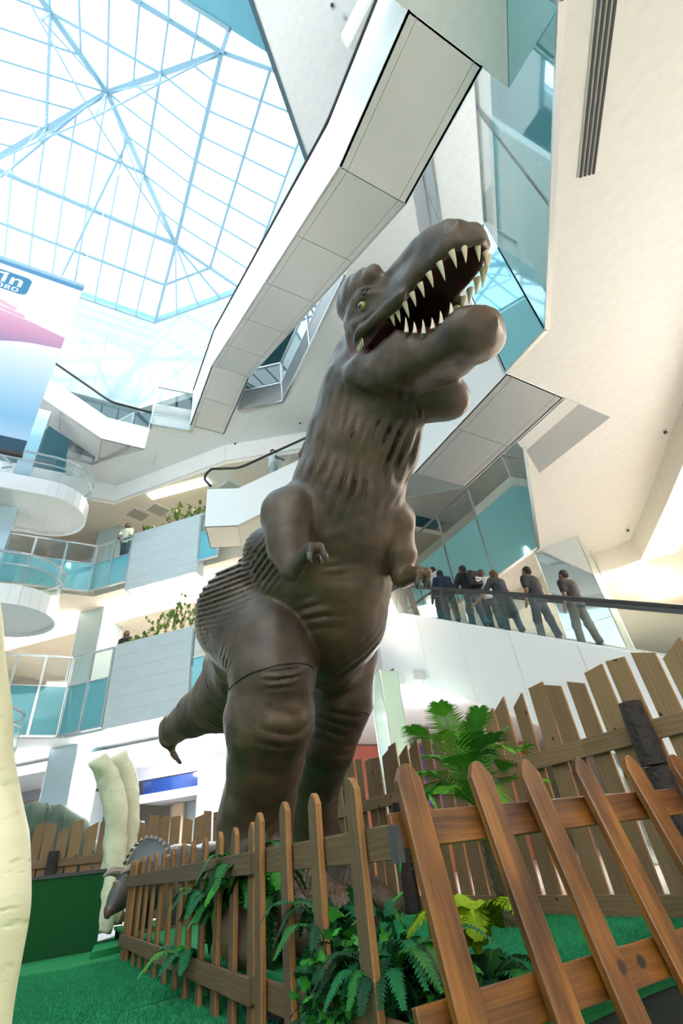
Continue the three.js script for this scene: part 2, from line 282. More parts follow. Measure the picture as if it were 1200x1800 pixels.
// lower ceilings hung behind the gallery edges, with cove strips
for (const [y, nm, m] of [[9.1, 'second', M.cream], [4.2, 'first', M.white]]) {
  struct('ceiling', prism([FPt(-9, y, 1.9), FPt(5, y, 1.9), FPt(5, y, 9), FPt(-9, y, 12)], up(.3)), m, `dropped ceiling under the ${nm} gallery`, 'ceiling');
  const t = thing('cove_light', `long warm cove light strip under the ${nm} gallery`, 'light'); part('diffuser', prism([FPt(-8, y + .06, 1.35), FPt(5, y + .06, 1.35), FPt(5, y + .06, 1.88), FPt(-8, y + .06, 1.88)], up(.02)), y > 5 ? M.light : M.coolLight, t);
  const la = new THREE.RectAreaLight(y > 5 ? 0xffe9d0 : 0xf4f7ff, y > 5 ? 7 : 1.6, 13, .5); const m0 = FPt(-1.5, y + .04, 1.6); la.position.copy(m0); la.rotation.set(-Math.PI / 2, 0, -Math.atan2(E_.z, E_.x)); t.add(la);
}
// ================================================================ balustrades: back-painted teal spandrel below, clear glass above, steel posts and rail
function balustrade(label, pts, yb, yf, yt, step = 1.5, spMat = M.teal, postW = .06) {
  const t = thing('glass_balustrade', label, 'balustrade');
  for (let i = 0; i + 1 < pts.length; i++) {
    const a = V3(pts[i][0], 0, pts[i][1]), b = V3(pts[i + 1][0], 0, pts[i + 1][1]), d = b.clone().sub(a), L = d.length(); d.normalize(); const n = V3(d.z, 0, -d.x);
    const N = Math.max(1, Math.round(L / step));
    for (let k = 0; k < N; k++) {
      const p = mix(a, b, k / N).addScaledVector(d, .012), q = mix(a, b, (k + 1) / N).addScaledVector(d, -.012);
      if (yf - yb > .05) part('spandrel_panel', prism([p.clone().setY(yb), q.clone().setY(yb), q.clone().setY(yf), p.clone().setY(yf)], n.clone().multiplyScalar(.03)), spMat, t);
      part('glass_panel', prism([p.clone().setY(yf + .02), q.clone().setY(yf + .02), q.clone().setY(yt), p.clone().setY(yt)], n.clone().multiplyScalar(.02)), M.glass, t);
      part('post', bar(mix(a, b, k / N).setY(yb), mix(a, b, k / N).setY(yt + .02), postW, .07, d), M.steel, t);
    }
    part('post', bar(b.clone().setY(yb), b.clone().setY(yt + .02), postW, .07, d), M.steel, t);
    part('handrail', bar(a.clone().setY(yt + .03), b.clone().setY(yt + .03), .07, .06), M.steel, t);
    part('bottom_trim', bar(a.clone().setY(yb - .02), b.clone().setY(yb - .02), .08, .05), M.steel, t);
    part('floor_rail', bar(a.clone().setY(yf), b.clone().setY(yf), .05, .04), M.steel, t);
  }
  return t;
}
balustrade('tall teal glass balcony edge running diagonally at the upper right', [[3.17, .43], [4.63, -1.03], [6.1, -2.5], [6.1, -3.5]], S2, F2, 11.65, 2.07);
balustrade('teal glass balcony edge behind the people on the escalator', [[7.96, -4.9], [9.2, -5.95], [11.8, -8.15], [11.85, -10.1], [11.85, -21.5]], S2, 10.2, 11.5, 2.0);
balustrade('teal glass balcony edge left of the upper marble planter', [[-7, -18.05], f2(-1.55), f2(.05)], 9.55, 10.65, 11.4, 1.0);
balustrade('teal glass balcony edge between upper marble planter and escalator', [f2(2.95), f2(3.7)], 9.55, 10.65, 11.4, .8);
balustrade('teal glass balcony edge left of the lower marble planter', [[-7, -18.05], f2(-1.55), f2(.05)], 4.7, 6.15, 7.07, .8, M.tealDeep);
balustrade('teal glass balcony edge between lower marble planter and the tail', [f2(3.0), f2(5.2)], 4.7, 6.15, 7.07, 1.0);
balustrade('clear glass edge in the notch left of the diagonal escalator end', [[.95, -14.0], [.93, -13.8], [2.31, -13.63], [2.31, -12.6]], Q, Q + .5, Q + 2.0, 1.3, M.glass);
balustrade('clear glass edge in the triangular notch right of the diagonal escalator end', [[3.64, -12.02], [4.93, -11.0], [4.79, -6.0]], Q, Q + 1.0, Q + 2.1, 2.4, M.white);
balustrade('small clear glass edge in the left notch of the third gallery', [[-1.6, -16.64], [-.7, -16.76], [.37, -15.3]], Q, Q + .3, Q + 1.8, 1.4, M.glass);
balustrade('glass balcony strip just above the snout', [[4.85, -2.02], [5.25, -2.42], [6.47, -3.62], [7.5, -4.65]], Q, Q + 1.0, Q + 2.0, 1.7, M.teal);

// ================================================================ escalators
function escalator(label, o, dir, width, soff, l0, rise, l1, opt = {}) {
  // o: plan point where the incline starts, on the left side of the run; soff: height of the lower soffit; l0, l1: flat lengths at the foot and head
  const { depth = 1.15, mat = M.panel, side = M.clad, panels = true, slope = .577, glassH = .95, skirtH = .12, railR = .045 } = opt;
  const t = thing('escalator', label, 'escalator', [o[0], soff, o[1]]);
  const d = V3(dir[0], 0, dir[1]).normalize(), s = V3(-d.z, 0, d.x); const run = rise / slope;
  const line = [[-l0, 0], [0, 0], [run, rise], [run + l1, rise]]; const P = (l, y, w) => d.clone().multiplyScalar(l).addScaledVector(s, w).add(up(y));
  // underside panels
  for (let i = 0; i < 3; i++) { const [a0, b0] = line[i], [a1, b1] = line[i + 1]; const L = Math.hypot(a1 - a0, b1 - b0), N = Math.max(1, Math.round(L / 1.9)); for (let k = 0; k < N; k++) { const q = (u) => [lerp(a0, a1, (k + u) / N), lerp(b0, b1, (k + u) / N)]; const [x0, y0] = q(.004), [x1, y1] = q(.996); const cuts = [[.01, .12], [.125, .875], [.88, .99]]; for (const [c0, c1] of cuts) part('soffit_panel', prism([P(x0, y0, c0 * width), P(x1, y1, c0 * width), P(x1, y1, c1 * width), P(x0, y0, c1 * width)], up(.05)), mat, t); } }
  const top = line.map(([l, y]) => [l, y + depth]);
  for (const [l, y] of [line[0], line[3]]) part('end_panel', prism([P(l, y, .02), P(l, y, width - .02), P(l, y + depth, width - .02), P(l, y + depth, .02)], d.clone().multiplyScalar(l < 1 ? .03 : -.03)), side, t);
  for (const w of [0, width]) {
    const n = s.clone().multiplyScalar(w ? -.05 : .05);
    const N = 3; for (let i = 0; i < 3; i++) part('side_panel', prism([P(line[i][0], line[i][1] - .0, w), P(line[i + 1][0], line[i + 1][1], w), P(top[i + 1][0], top[i + 1][1] + skirtH, w), P(top[i][0], top[i][1] + skirtH, w)], n), side, t);
    for (let i = 0; i < 3; i++) part('glass_panel', prism([P(top[i][0], top[i][1] + skirtH, w), P(top[i + 1][0], top[i + 1][1] + skirtH, w), P(top[i + 1][0], top[i + 1][1] + glassH, w), P(top[i][0], top[i][1] + glassH, w)], s.clone().multiplyScalar(w ? -.015 : .015)), M.glass, t);
    const hp = [P(-l0 + .1, depth + .25, w), P(-l0 - .12, depth + .6, w), P(-l0 + .1, depth + glassH + .04, w)]; for (let k = 1; k <= 4; k++) hp.push(P(-l0 + l0 * k / 5, depth + glassH + .04, w)); hp.push(P(-.1, depth + glassH + .04, w)); for (let k = 0; k <= 12; k++) hp.push(P(run * (k + .25) / 12.5, rise * (k + .25) / 12.5 + depth + glassH + .04, w)); hp.push(P(run + .3, rise + depth + glassH + .04, w), P(run + l1, rise + depth + glassH + .04, w));
    part('handrail', tube(hp, railR, 70, 8), M.rubber, t);
  }
  { // steps
    const N = Math.round(rise / .21); const sh = new THREE.BoxGeometry(width - .3, .2, run / N + .02); const q = new THREE.Quaternion().setFromRotationMatrix(new THREE.Matrix4().makeBasis(s, V3(0, 1, 0), d.clone().negate().negate()));
    for (let k = 0; k < N; k++) { const m = part('step', sh, M.tread, t); m.position.copy(P((k + .5) / N * run, depth - .1 + (k + .5) / N * rise, width / 2)); m.rotation.y = Math.atan2(d.x, d.z); }
    part('landing_plate', prism([P(-l0, depth - .06, .1), P(0, depth - .06, .1), P(0, depth - .06, width - .1), P(-l0, depth - .06, width - .1)], up(.05)), M.steel, t);
    part('landing_plate', prism([P(run, rise + depth - .06, .1), P(run + l1, rise + depth - .06, .1), P(run + l1, rise + depth - .06, width - .1), P(run, rise + depth - .06, width - .1)], up(.05)), M.steel, t);
  }
  return t;
}
escalator('long white escalator crossing overhead from top right to the far gallery', [2.21, -2.38], [0, -1], 1.29, 9.58, 1.95, 4.7, 2.9, { depth: 1.1, slope: .583, glassH: .8, skirtH: .74, railR: .03 });
escalator('grey-bellied escalator leaving the right balcony behind the jaw', [6.1, -6.55], [0, -1], 1.56, S2 - .02, 3.05, 2.3, .4, { mat: M.darkPanel, depth: 1.2 });
{ // recess panel where that escalator meets the balcony soffit
  const t = thing('landing_pit', 'dark metal landing tray let into the soffit beside the grey escalator', 'panel'); const y = S2 - .015;
  const A = onY(905, 670, y), a = [[7.66, -3.5], [9.35 * .972, -3.5], [9.3 * .972, -5.45], [7.96, -4.9]];
  part('tray', prism(a.map(p => V3(p[0], y, p[1])), up(.012)), M.darkPanel, t); part('tray_beam', prism([V3(7.7, y - .015, -3.5), V3(8.08, y - .015, -3.5), V3(8.08, y - .015, -5.0), V3(7.7, y - .015, -4.85)], up(.014)), M.panel, t);
}
escalator('escalator with a white skirt climbing out of sight at the left wall', [-.54, -15.2], [-1, 0], 1.2, Q, 2.0, 4.4, 1.5, { depth: 1.0, mat: M.panel });
{ const cd = V3(.92, 0, .39).normalize(); escalator('white escalator carrying a man in a white shirt up behind the shoulder', [4.3, -13.55], [cd.x, cd.z], 1.3, 9.55, 1.0, 4.6, 1.2, { depth: 1.35, mat: M.cream }); }
const ESC = { x0: 8.0, w: 1.3, y: z => 2.34 + (-z - 3.56) * .551 };        // crowded escalator: height of its steps along z
escalator('crowded escalator with pale skirt rising behind the wooden fence', [ESC.x0, .69], [0, -1], ESC.w, -1.15, 1.2, 6.1, 1.4, { depth: 1.15, slope: .551, mat: M.white });
{ // solid skirt of that escalator, panelled
  const t = thing('escalator_skirt', 'tall plain pale panelling closing the flank of the crowded escalator', 'cladding'); const x = ESC.x0 - .03; const N = 7;
  for (let i = 0; i < N; i++) { const z0 = lerp(-1.2, -11.2, (i + .004) / N), z1 = lerp(-1.2, -11.2, (i + .996) / N); const y = z => ESC.y(z) + .1, b = z => Math.max(-0.02, ESC.y(z) - 1.75); part('panel', prism([V3(x, b(z0), z0), V3(x, b(z1), z1), V3(x, y(z1), z1), V3(x, y(z0), z0)], V3(.04, 0, 0)), M.clad, t); }
}
// ================================================================ columns
function column(label, pts, y0, y1, mats, capY) { const t = thing('column', label, 'column', [0, 0, 0]); for (let i = 0; i < pts.length; i++) { const a = pts[i], b = pts[(i + 1) % pts.length]; const A = V3(a[0], y0, a[1]), B = V3(b[0], y0, b[1]); const n = V3(B.z - A.z, 0, A.x - B.x).normalize(); const H = y1 - y0, K = Math.max(1, Math.round(H / 2.8)); for (let k = 0; k < K; k++) part('cladding_panel', prism([A.clone().add(up(H * (k + .002) / K)), B.clone().add(up(H * (k + .002) / K)), B.clone().add(up(H * (k + .998) / K)), A.clone().add(up(H * (k + .998) / K))], n.multiplyScalar(n.length() > 1e-3 ? .03 / n.length() : 0)), mats[i % mats.length], t); part('edge_strip', bar(A, A.clone().add(up(H)), .03, .03), M.steel, t); } part('core', poly(pts.map(p => { const c = pts.reduce((s, q) => [s[0] + q[0] / pts.length, s[1] + q[1] / pts.length], [0, 0]); return [lerp(p[0], c[0], .12), lerp(p[1], c[1], .12)]; }), y0, y1), M.dark, t); return t; }
column('mirror-clad column with pale green return behind the crowded escalator', [[11.9, -8.4], [12.45, -7.25], [13.65, -7.75], [13.1, -8.9]], 0, S2 + .1, [M.mirror, M.greenMirror]);
const lc = [f2(-3.05, 1.3), f2(-1.95, 1.3), f2(-1.95, 2.4), f2(-3.05, 2.4)];
const paleMirror = phys([.62, .80, .86], .12, { metalness: .55 });
column('pale blue clad column at the left between the ground and first gallery', lc, 0, 4.75, [paleMirror]);
column('pale blue clad column at the left between the first and second gallery', lc, 6.1, 9.6, [paleMirror]);
column('pale blue clad column at the left behind the leaning man', lc, 10.6, 13.7, [paleMirror]);
{ const p = onY(668, 1185, 4.2), q = onY(695, 1187, 4.2); column('pale green column seen between the far leg and the fence', [[p.x, p.z], [q.x + .05, q.z], [q.x + .25, q.z - .8], [p.x + .2, p.z - .8]], 0, 4.3, [phys([.62, .80, .64], .15, { metalness: .3 })]); }
// ================================================================ marble planters with trailing plants
const leafGreen = [std([.16, .26, .05], .6, { side: THREE.DoubleSide }), std([.26, .34, .07], .6, { side: THREE.DoubleSide }), std([.10, .18, .04], .6, { side: THREE.DoubleSide })];
const smallLeaf = (() => { const g = new THREE.PlaneGeometry(.1, .13, 2, 2); const p = g.attributes.position; for (let i = 0; i < p.count; i++) { const u = p.getX(i) / .05, v = p.getY(i) / .065; p.setX(i, p.getX(i) * (v > .5 ? .35 : v < -.5 ? .45 : 1)); p.setZ(i, -.018 * u * u); } g.computeVertexNormals(); return g; })();
function planter(which, y0, y1, s0, s1) {
  const t = thing('marble_planter', `${which} grey marble planter box hanging on the balcony`, 'planter');
  const a = FPt(s0, y0, -.03), b = FPt(s1, y0, -.03), D = N_.clone().multiplyScalar(-.4);
  const R = 6, H = (y1 - y0 - .04) / R;
  for (let r = 0; r < R; r++) { const cuts = r % 2 ? [0, .34, .78, 1] : [0, .55, 1]; for (let c = 0; c + 1 < cuts.length; c++) { const p = mix(a, b, cuts[c]).add(up(.04 + r * H)), q = mix(a, b, cuts[c + 1]).add(up(.04 + r * H)); const g = prism([p, q, q.clone().add(up(H - .004)), p.clone().add(up(H - .004))], D.clone().normalize().multiplyScalar(.04)); const uv = g.attributes.uv; const o1 = rnd(), o2 = rnd(); for (let i = 0; i < uv.count; i++) uv.setXY(i, uv.getX(i) * .3 + o1, uv.getY(i) * .3 + o2); part('slab', g, M.marble, t); } }
  part('box', prism([a.clone().addScaledVector(N_, -.05).add(up(.05)), b.clone().addScaledVector(N_, -.05).add(up(.05)), b.clone().add(D).add(up(.05)), a.clone().add(D).add(up(.05))], up(y1 - y0 - .12)), M.marble, t);
  part('end_panel', prism([b.clone().addScaledVector(E_, .005), b.clone().addScaledVector(E_, .005).add(D), b.clone().addScaledVector(E_, .005).add(D).add(up(y1 - y0)), b.clone().addScaledVector(E_, .005).add(up(y1 - y0))], E_.clone().multiplyScalar(.03)), M.marble, t);
  part('underside_light', prism([mix(a, b, .04).addScaledVector(N_, -.08).add(up(.03)), mix(a, b, .96).addScaledVector(N_, -.08).add(up(.03)), mix(a, b, .96).addScaledVector(N_, -.36).add(up(.03)), mix(a, b, .04).addScaledVector(N_, -.36).add(up(.03))], up(.015)), M.light, t);
  const m = mix(a, b, .5).addScaledVector(N_, -.3); const la = new THREE.RectAreaLight(0xffe9d0, 3, s1 - s0, .4); la.position.set(m.x, y0 + .01, m.z); la.rotation.set(-Math.PI / 2, 0, -Math.atan2(E_.z, E_.x)); t.add(la);
  // plants: wiry sprays of small leaves
  for (let k = 0; k < 7; k++) {
    const s = s0 + (k < 2 ? .3 + k * .5 : 1.35 + (k - 2) * .32), base = FPt(s, y1 - .06, .18); const pl = thing('trailing_plant', `wiry leafy sprig ${['first', 'second', 'third', 'fourth', 'fifth', 'sixth', 'seventh'][k]} from the left on the ${which} marble planter`, 'plant', [base.x, base.y, base.z], 0, `sprigs on the ${which} marble planter`);
    const hh = k < 2 ? .35 : rr(.6, 1.25); const stems = [], leaves = [[], [], []];
    for (let q = 0; q < 5; q++) { const a0 = rr(0, 6.28), sp = rr(.1, .4); const pts = [V3(0, 0, 0), V3(Math.cos(a0) * sp * .4, hh * .5, Math.sin(a0) * sp * .4), V3(Math.cos(a0) * sp, hh * rr(.7, 1), Math.sin(a0) * sp), V3(Math.cos(a0) * sp * 1.5, hh * rr(.6, .95), Math.sin(a0) * sp * 1.5)]; stems.push(tube(pts, .006, 10, 4)); const cv = new THREE.CatmullRomCurve3(pts); for (let l = 0; l < 9; l++) { const p = cv.getPoint(rr(.12, 1)); const g = smallLeaf.clone(); g.scale(rr(.7, 1.2), rr(.7, 1.2), 1); g.rotateX(rr(-1.2, 1.2)).rotateY(rr(0, 6.28)); g.translate(p.x + rr(-.04, .04), p.y, p.z + rr(-.04, .04)); leaves[Math.floor(rnd() * 3)].push(g); } }
    part('stem', merge(stems), std([.14, .12, .05], .8), pl); leaves.forEach((g, i) => g.length && part('leaves', merge(g), leafGreen[i], pl));
  }
}
planter('upper', 9.1, 11.5, .08, 2.92); planter('lower', 4.55, 7.18, .12, 3.0);
// ================================================================ ground-floor shop fronts under the left gallery
{
  const W = (s, y) => FPt(s, y, 4.5), n = N_.clone().multiplyScalar(-.25);
  const rect = (s0, s1, y0, y1, off = 0, th = .12) => prism([FPt(s0, y0, 4.5 + off), FPt(s1, y0, 4.5 + off), FPt(s1, y1, 4.5 + off), FPt(s0, y1, 4.5 + off)], N_.clone().multiplyScalar(-th));
  const stone = std([.38, .38, .42], .7, { map: plasterTex });
  struct('wall_shopfront', merge([rect(-9, 4.6, 3.85, 4.3), rect(.56, 1.95, 0, 3.85), rect(3.4, 4.6, 0, 3.85), rect(-3.2, -1.8, 0, 2.6, .3)]), stone, 'grey stone shop front wall behind the tail', 'wall');
  const sh = thing('shop_front', 'shop front with a navy fascia between grey stone piers', 'shop');
  part('fascia', rect(-1.75, .55, 3.38, 3.82, .05), phys([.01, .03, .13], .12), sh); part('header', rect(-1.8, .56, 3.14, 3.37, -.02), M.white, sh); part('ceiling_tray', prism([FPt(-1.8, 3.1, 4.5), FPt(.56, 3.1, 4.5), FPt(.56, 3.1, 6), FPt(-1.8, 3.1, 6)], up(.04)), std([.55, .55, .56], .6), sh);
  part('side_panel', rect(-1.2, -.75, 0, 3.08, 1.2), std([.72, .55, .36], .7), sh); part('side_panel', rect(-.1, .22, 0, 3.08, 1.0), std([.72, .55, .36], .7), sh); part('screen', rect(-.75, -.1, 0, 3.08, 1.4), std([.45, .52, .55], .5), sh); part('dark_door', rect(.25, .56, 0, 3.08, .9), M.dark, sh); part('back_wall', rect(-1.8, .6, 0, 3.1, 1.9), std([.8, .78, .72], .7), sh);
  const sh2 = thing('shop_front', 'second shop window with a navy fascia right beside the near leg', 'shop'); part('fascia', rect(2.0, 3.35, 3.35, 3.8, .1), phys([.01, .03, .13], .12), sh2); part('header', rect(1.97, 3.4, 3.12, 3.34, 0), M.white, sh2); part('window', rect(2.0, 3.35, 0, 3.1, .4), std([.7, .76, .74], .3), sh2);
  const sh3 = thing('shop_front', 'white shop hoarding with a blue and green screen behind the left fence', 'shop'); part('hoarding', rect(-6, -3.25, 0, 3.8, .3), std([.6, .64, .64], .7), sh3); part('screen', rect(-3.1, -2.3, 1.2, 1.95, .05, .05), std([.02, .25, .55], .3), sh3); part('screen_band', rect(-3.1, -2.3, 1.95, 2.05, .04, .05), std([.12, .5, .15], .4), sh3); part('mullion', rect(-3.3, -3.18, 1.9, 3.7, .0), M.dark, sh3);
}
// ================================================================ right-hand shop with red wall, beneath the crowded escalator
{
  const t = thing('shop_front', 'red shop wall with a purple arch under the crowded escalator', 'shop'); const z = -17.5;
  part('wall', box(9, 4.15, .2, 14.4, 2.08, z), std([.42, .11, .07], .7), t);
  const sh = new THREE.Shape(); sh.absarc(0, 0, 2.6, Math.PI, Math.PI * 2, false); part('arch', new THREE.ExtrudeGeometry(sh, { depth: .06, bevelEnabled: false, curveSegments: 32 }).translate(14.6, 4.1, z + .11), std([.08, .05, .22], .6), t);
  const g = thing('air_grille', 'long slotted air grille in the ceiling above the red shop', 'grille'); for (let i = 0; i < 16; i++) part('slat', box(.07, .03, .5, 0, 0, 0).translate(10.3 + i * .16, 4.17, -14.6), std([.35, .34, .33], .6), g);
}
// ================================================================ downlights and ceiling fittings
{
  const geo = new THREE.CylinderGeometry(.13, .13, .03, 20), rimG = new THREE.TorusGeometry(.14, .02, 8, 24).rotateX(Math.PI / 2);
  const dl = (p, label, warm) => { const t = thing('downlight', label, 'light', [p.x, p.y, p.z], 0, 'round recessed downlights'); part('lens', geo, warm ? M.light : M.coolLight, t); part('rim', rimG, M.white, t); const l = new THREE.PointLight(warm ? 0xffe3c0 : 0xf3f6ff, 6, 0, 2); l.position.y = -.12; l.castShadow = true; l.shadow.radius = 4; t.add(l); };
  dl(onY(757, 1222, 4.15), 'left one of two downlights in the ceiling above the palm'); dl(onY(797, 1224, 4.15), 'right one of two downlights in the ceiling above the palm');
  dl(onY(1133, 1024, 7.08), 'left downlight in the ceiling at the right edge', true); dl(onY(1182, 1038, 7.08), 'right downlight in the ceiling at the right edge', true);
  dl(onY(384, 1305, 4.15), 'downlight in the shop ceiling between tail and leg'); dl(onY(245, 1333, 4.15), 'downlight left of the tail tip above the rib bones'); dl(onY(272, 1338, 4.15), 'downlight just left of the tail tip');
  const strip = (p, q, w, label) => { const t = thing('strip_light', label, 'light'); const d = q.clone().sub(p), n = V3(d.z, 0, -d.x).normalize().multiplyScalar(w); part('diffuser', prism([p, q, q.clone().add(n), p.clone().add(n)], up(-.02)), M.light, t); const m = mix(p, q, .5).addScaledVector(n, .5); const la = new THREE.RectAreaLight(0xfff0dc, 14, d.length(), w); la.position.set(m.x, p.y - .05, m.z); la.rotation.set(-Math.PI / 2, 0, -Math.atan2(d.z, d.x)); t.add(la); };
  strip(onY(258, 868, 13.33), onY(362, 840, 13.33), .4, 'white strip light in the ceiling above the upper planter');
  strip(onY(688, 1222, 4.18), onY(748, 1199, 4.18), .35, 'bright strip light in the shop ceiling right of the far leg');
  const det = (p, label) => { const t = thing('smoke_detector', label, 'detector', [p.x, p.y, p.z], 0, 'small ceiling detectors'); part('base', new THREE.CylinderGeometry(.06, .07, .03, 16).translate(0, -.015, 0), M.white, t); part('sensor', new THREE.CylinderGeometry(.03, .045, .04, 12).translate(0, -.05, 0), M.dark, t); };
  det(onY(812, 15, Q), 'small detector on the soffit beside the balcony glass at the top'); det(onY(1167, 757, S2), 'small detector on the cream soffit near the right edge'); det(onY(1102, 930, S2), 'small detector beside the cove above the mirror column'); det(onY(527, 742, Q), 'small detector on the soffit left of the neck'); det(onY(413, 778, Q), 'small detector on the soffit above the escalator man'); det(onY(583, 8, 19), 'small detector on the top gallery soffit');
  const gr = thing('linear_grille', 'long slotted air grille in the cream soffit at the upper right', 'grille'); const a = onY(1014, 312, S2), b = onY(1045, 304, S2), c = onY(1050, -60, S2), d = onY(1092, -60, S2);
  part('frame', prism([a, b, d, c], up(-.012)), std([.55, .54, .5], .7), gr); for (let i = 0; i < 4; i++) { const u = .12 + i * .24; const p = mix(a, b, u).add(up(-.03)), q = mix(c, d, u).add(up(-.03)); const w = mix(a, b, u + .11).add(up(-.03)), x = mix(c, d, u + .11).add(up(-.03)); part('slot', prism([p, w, x, q], up(.022)), M.dark, gr); }
  for (const [x, y, h, l] of [[405, 858, 13.34, 'square air vent in the ceiling left of the escalator man'], [242, 905, 13.34, 'square air vent in the ceiling above the leaning man'], [278, 897, 13.34, 'square air vent in the ceiling left of the upper plants']]) { const p = onY(x, y, h); const t = thing('air_vent', l, 'vent', [p.x, p.y - .01, p.z], .4); for (let i = 0; i < 6; i++) part('blade', box(.7, .015, .06, 0, 0, -.25 + i * .1), std([.5, .48, .44], .6), t); part('frame', merge([box(.8, .03, .04, 0, 0, -.36), box(.8, .03, .04, 0, 0, .36), box(.04, .03, .72, -.38, 0, 0), box(.04, .03, .72, .38, 0, 0)]), M.white, t); }
}
// ================================================================ stair tower at the left: round-ended landings and flights
{
  const st = thing('stair_tower', 'white stair with round-ended landings and glass sides at the left edge', 'stair');
  const lz = -15.2, r = 1.15;
  function landing(yb, xe) {
    const out = []; for (let i = 0; i <= 14; i++) { const a = Math.PI / 2 - Math.PI * i / 14; out.push([xe - r + Math.cos(a) * r, lz + Math.sin(a) * r]); } const pts = [[-7, lz + r], ...out, [-7, lz - r]];
    part('landing_slab', poly(pts, yb + .1, yb + .4), M.white, st);
    for (let i = 0; i + 1 < pts.length; i++) { const a = V3(pts[i][0], yb, pts[i][1]), b = V3(pts[i + 1][0], yb, pts[i + 1][1]); part('fascia', bar(a.clone().add(up(.27)), b.clone().add(up(.27)), .06, .55), M.clad, st); part('glass_panel', bar(a.clone().add(up(1.0)), b.clone().add(up(1.0)), .02, .9), M.glass, st); part('handrail', bar(a.clone().add(up(1.5)), b.clone().add(up(1.5)), .05, .05), M.steel, st); part('mid_rail', bar(a.clone().add(up(1.15)), b.clone().add(up(1.15)), .03, .03), M.steel, st); }
    part('beam', box(.3, .3, 2 * r - .1, xe - 2.6, yb + .1, lz), M.white, st);
  }
  function flight(x0, y0, x1, y1, z0, w) { const N = 14; for (let i = 0; i < N; i++) { const xa = lerp(x0, x1, i / N), xb = lerp(x0, x1, (i + 1) / N), y = lerp(y0, y1, (i + 1) / N); part('step', box(Math.abs(xb - xa) + .03, .34, w, (xa + xb) / 2, y - .17, z0), M.white, st); } const n = V3(0, 0, .05); for (const s of [-1, 1]) { const z = z0 + s * w / 2; part('stringer', prism([V3(x0, y0 - .1, z), V3(x1, y1 - .1, z), V3(x1, y1 + .45, z), V3(x0, y0 + .45, z)], n), M.clad, st); part('glass_panel', prism([V3(x0, y0 + .45, z), V3(x1, y1 + .45, z), V3(x1, y1 + 1.3, z), V3(x0, y0 + 1.3, z)], V3(0, 0, .02)), M.glass, st); part('handrail', bar(V3(x0, y0 + 1.35, z), V3(x1, y1 + 1.35, z), .05, .05), M.steel, st); } }
  landing(10.55, -.45); landing(7.0, -.6); landing(3.05, -.75);
  flight(-2.9, 10.95, -6.8, 13.6, lz + .6, 1.1); flight(-2.9, 7.4, -6.8, 9.0, lz + .6, 1.1); flight(-2.9, 3.45, -6.8, 5.6, lz + .6, 1.1); flight(-6.8, 9.0, -2.9, 10.9, lz - .6, 1.1);
  part('newel_column', box(.45, 14.9, .45, -2.55, 7.45, lz - .1), paleMirror, st);
}
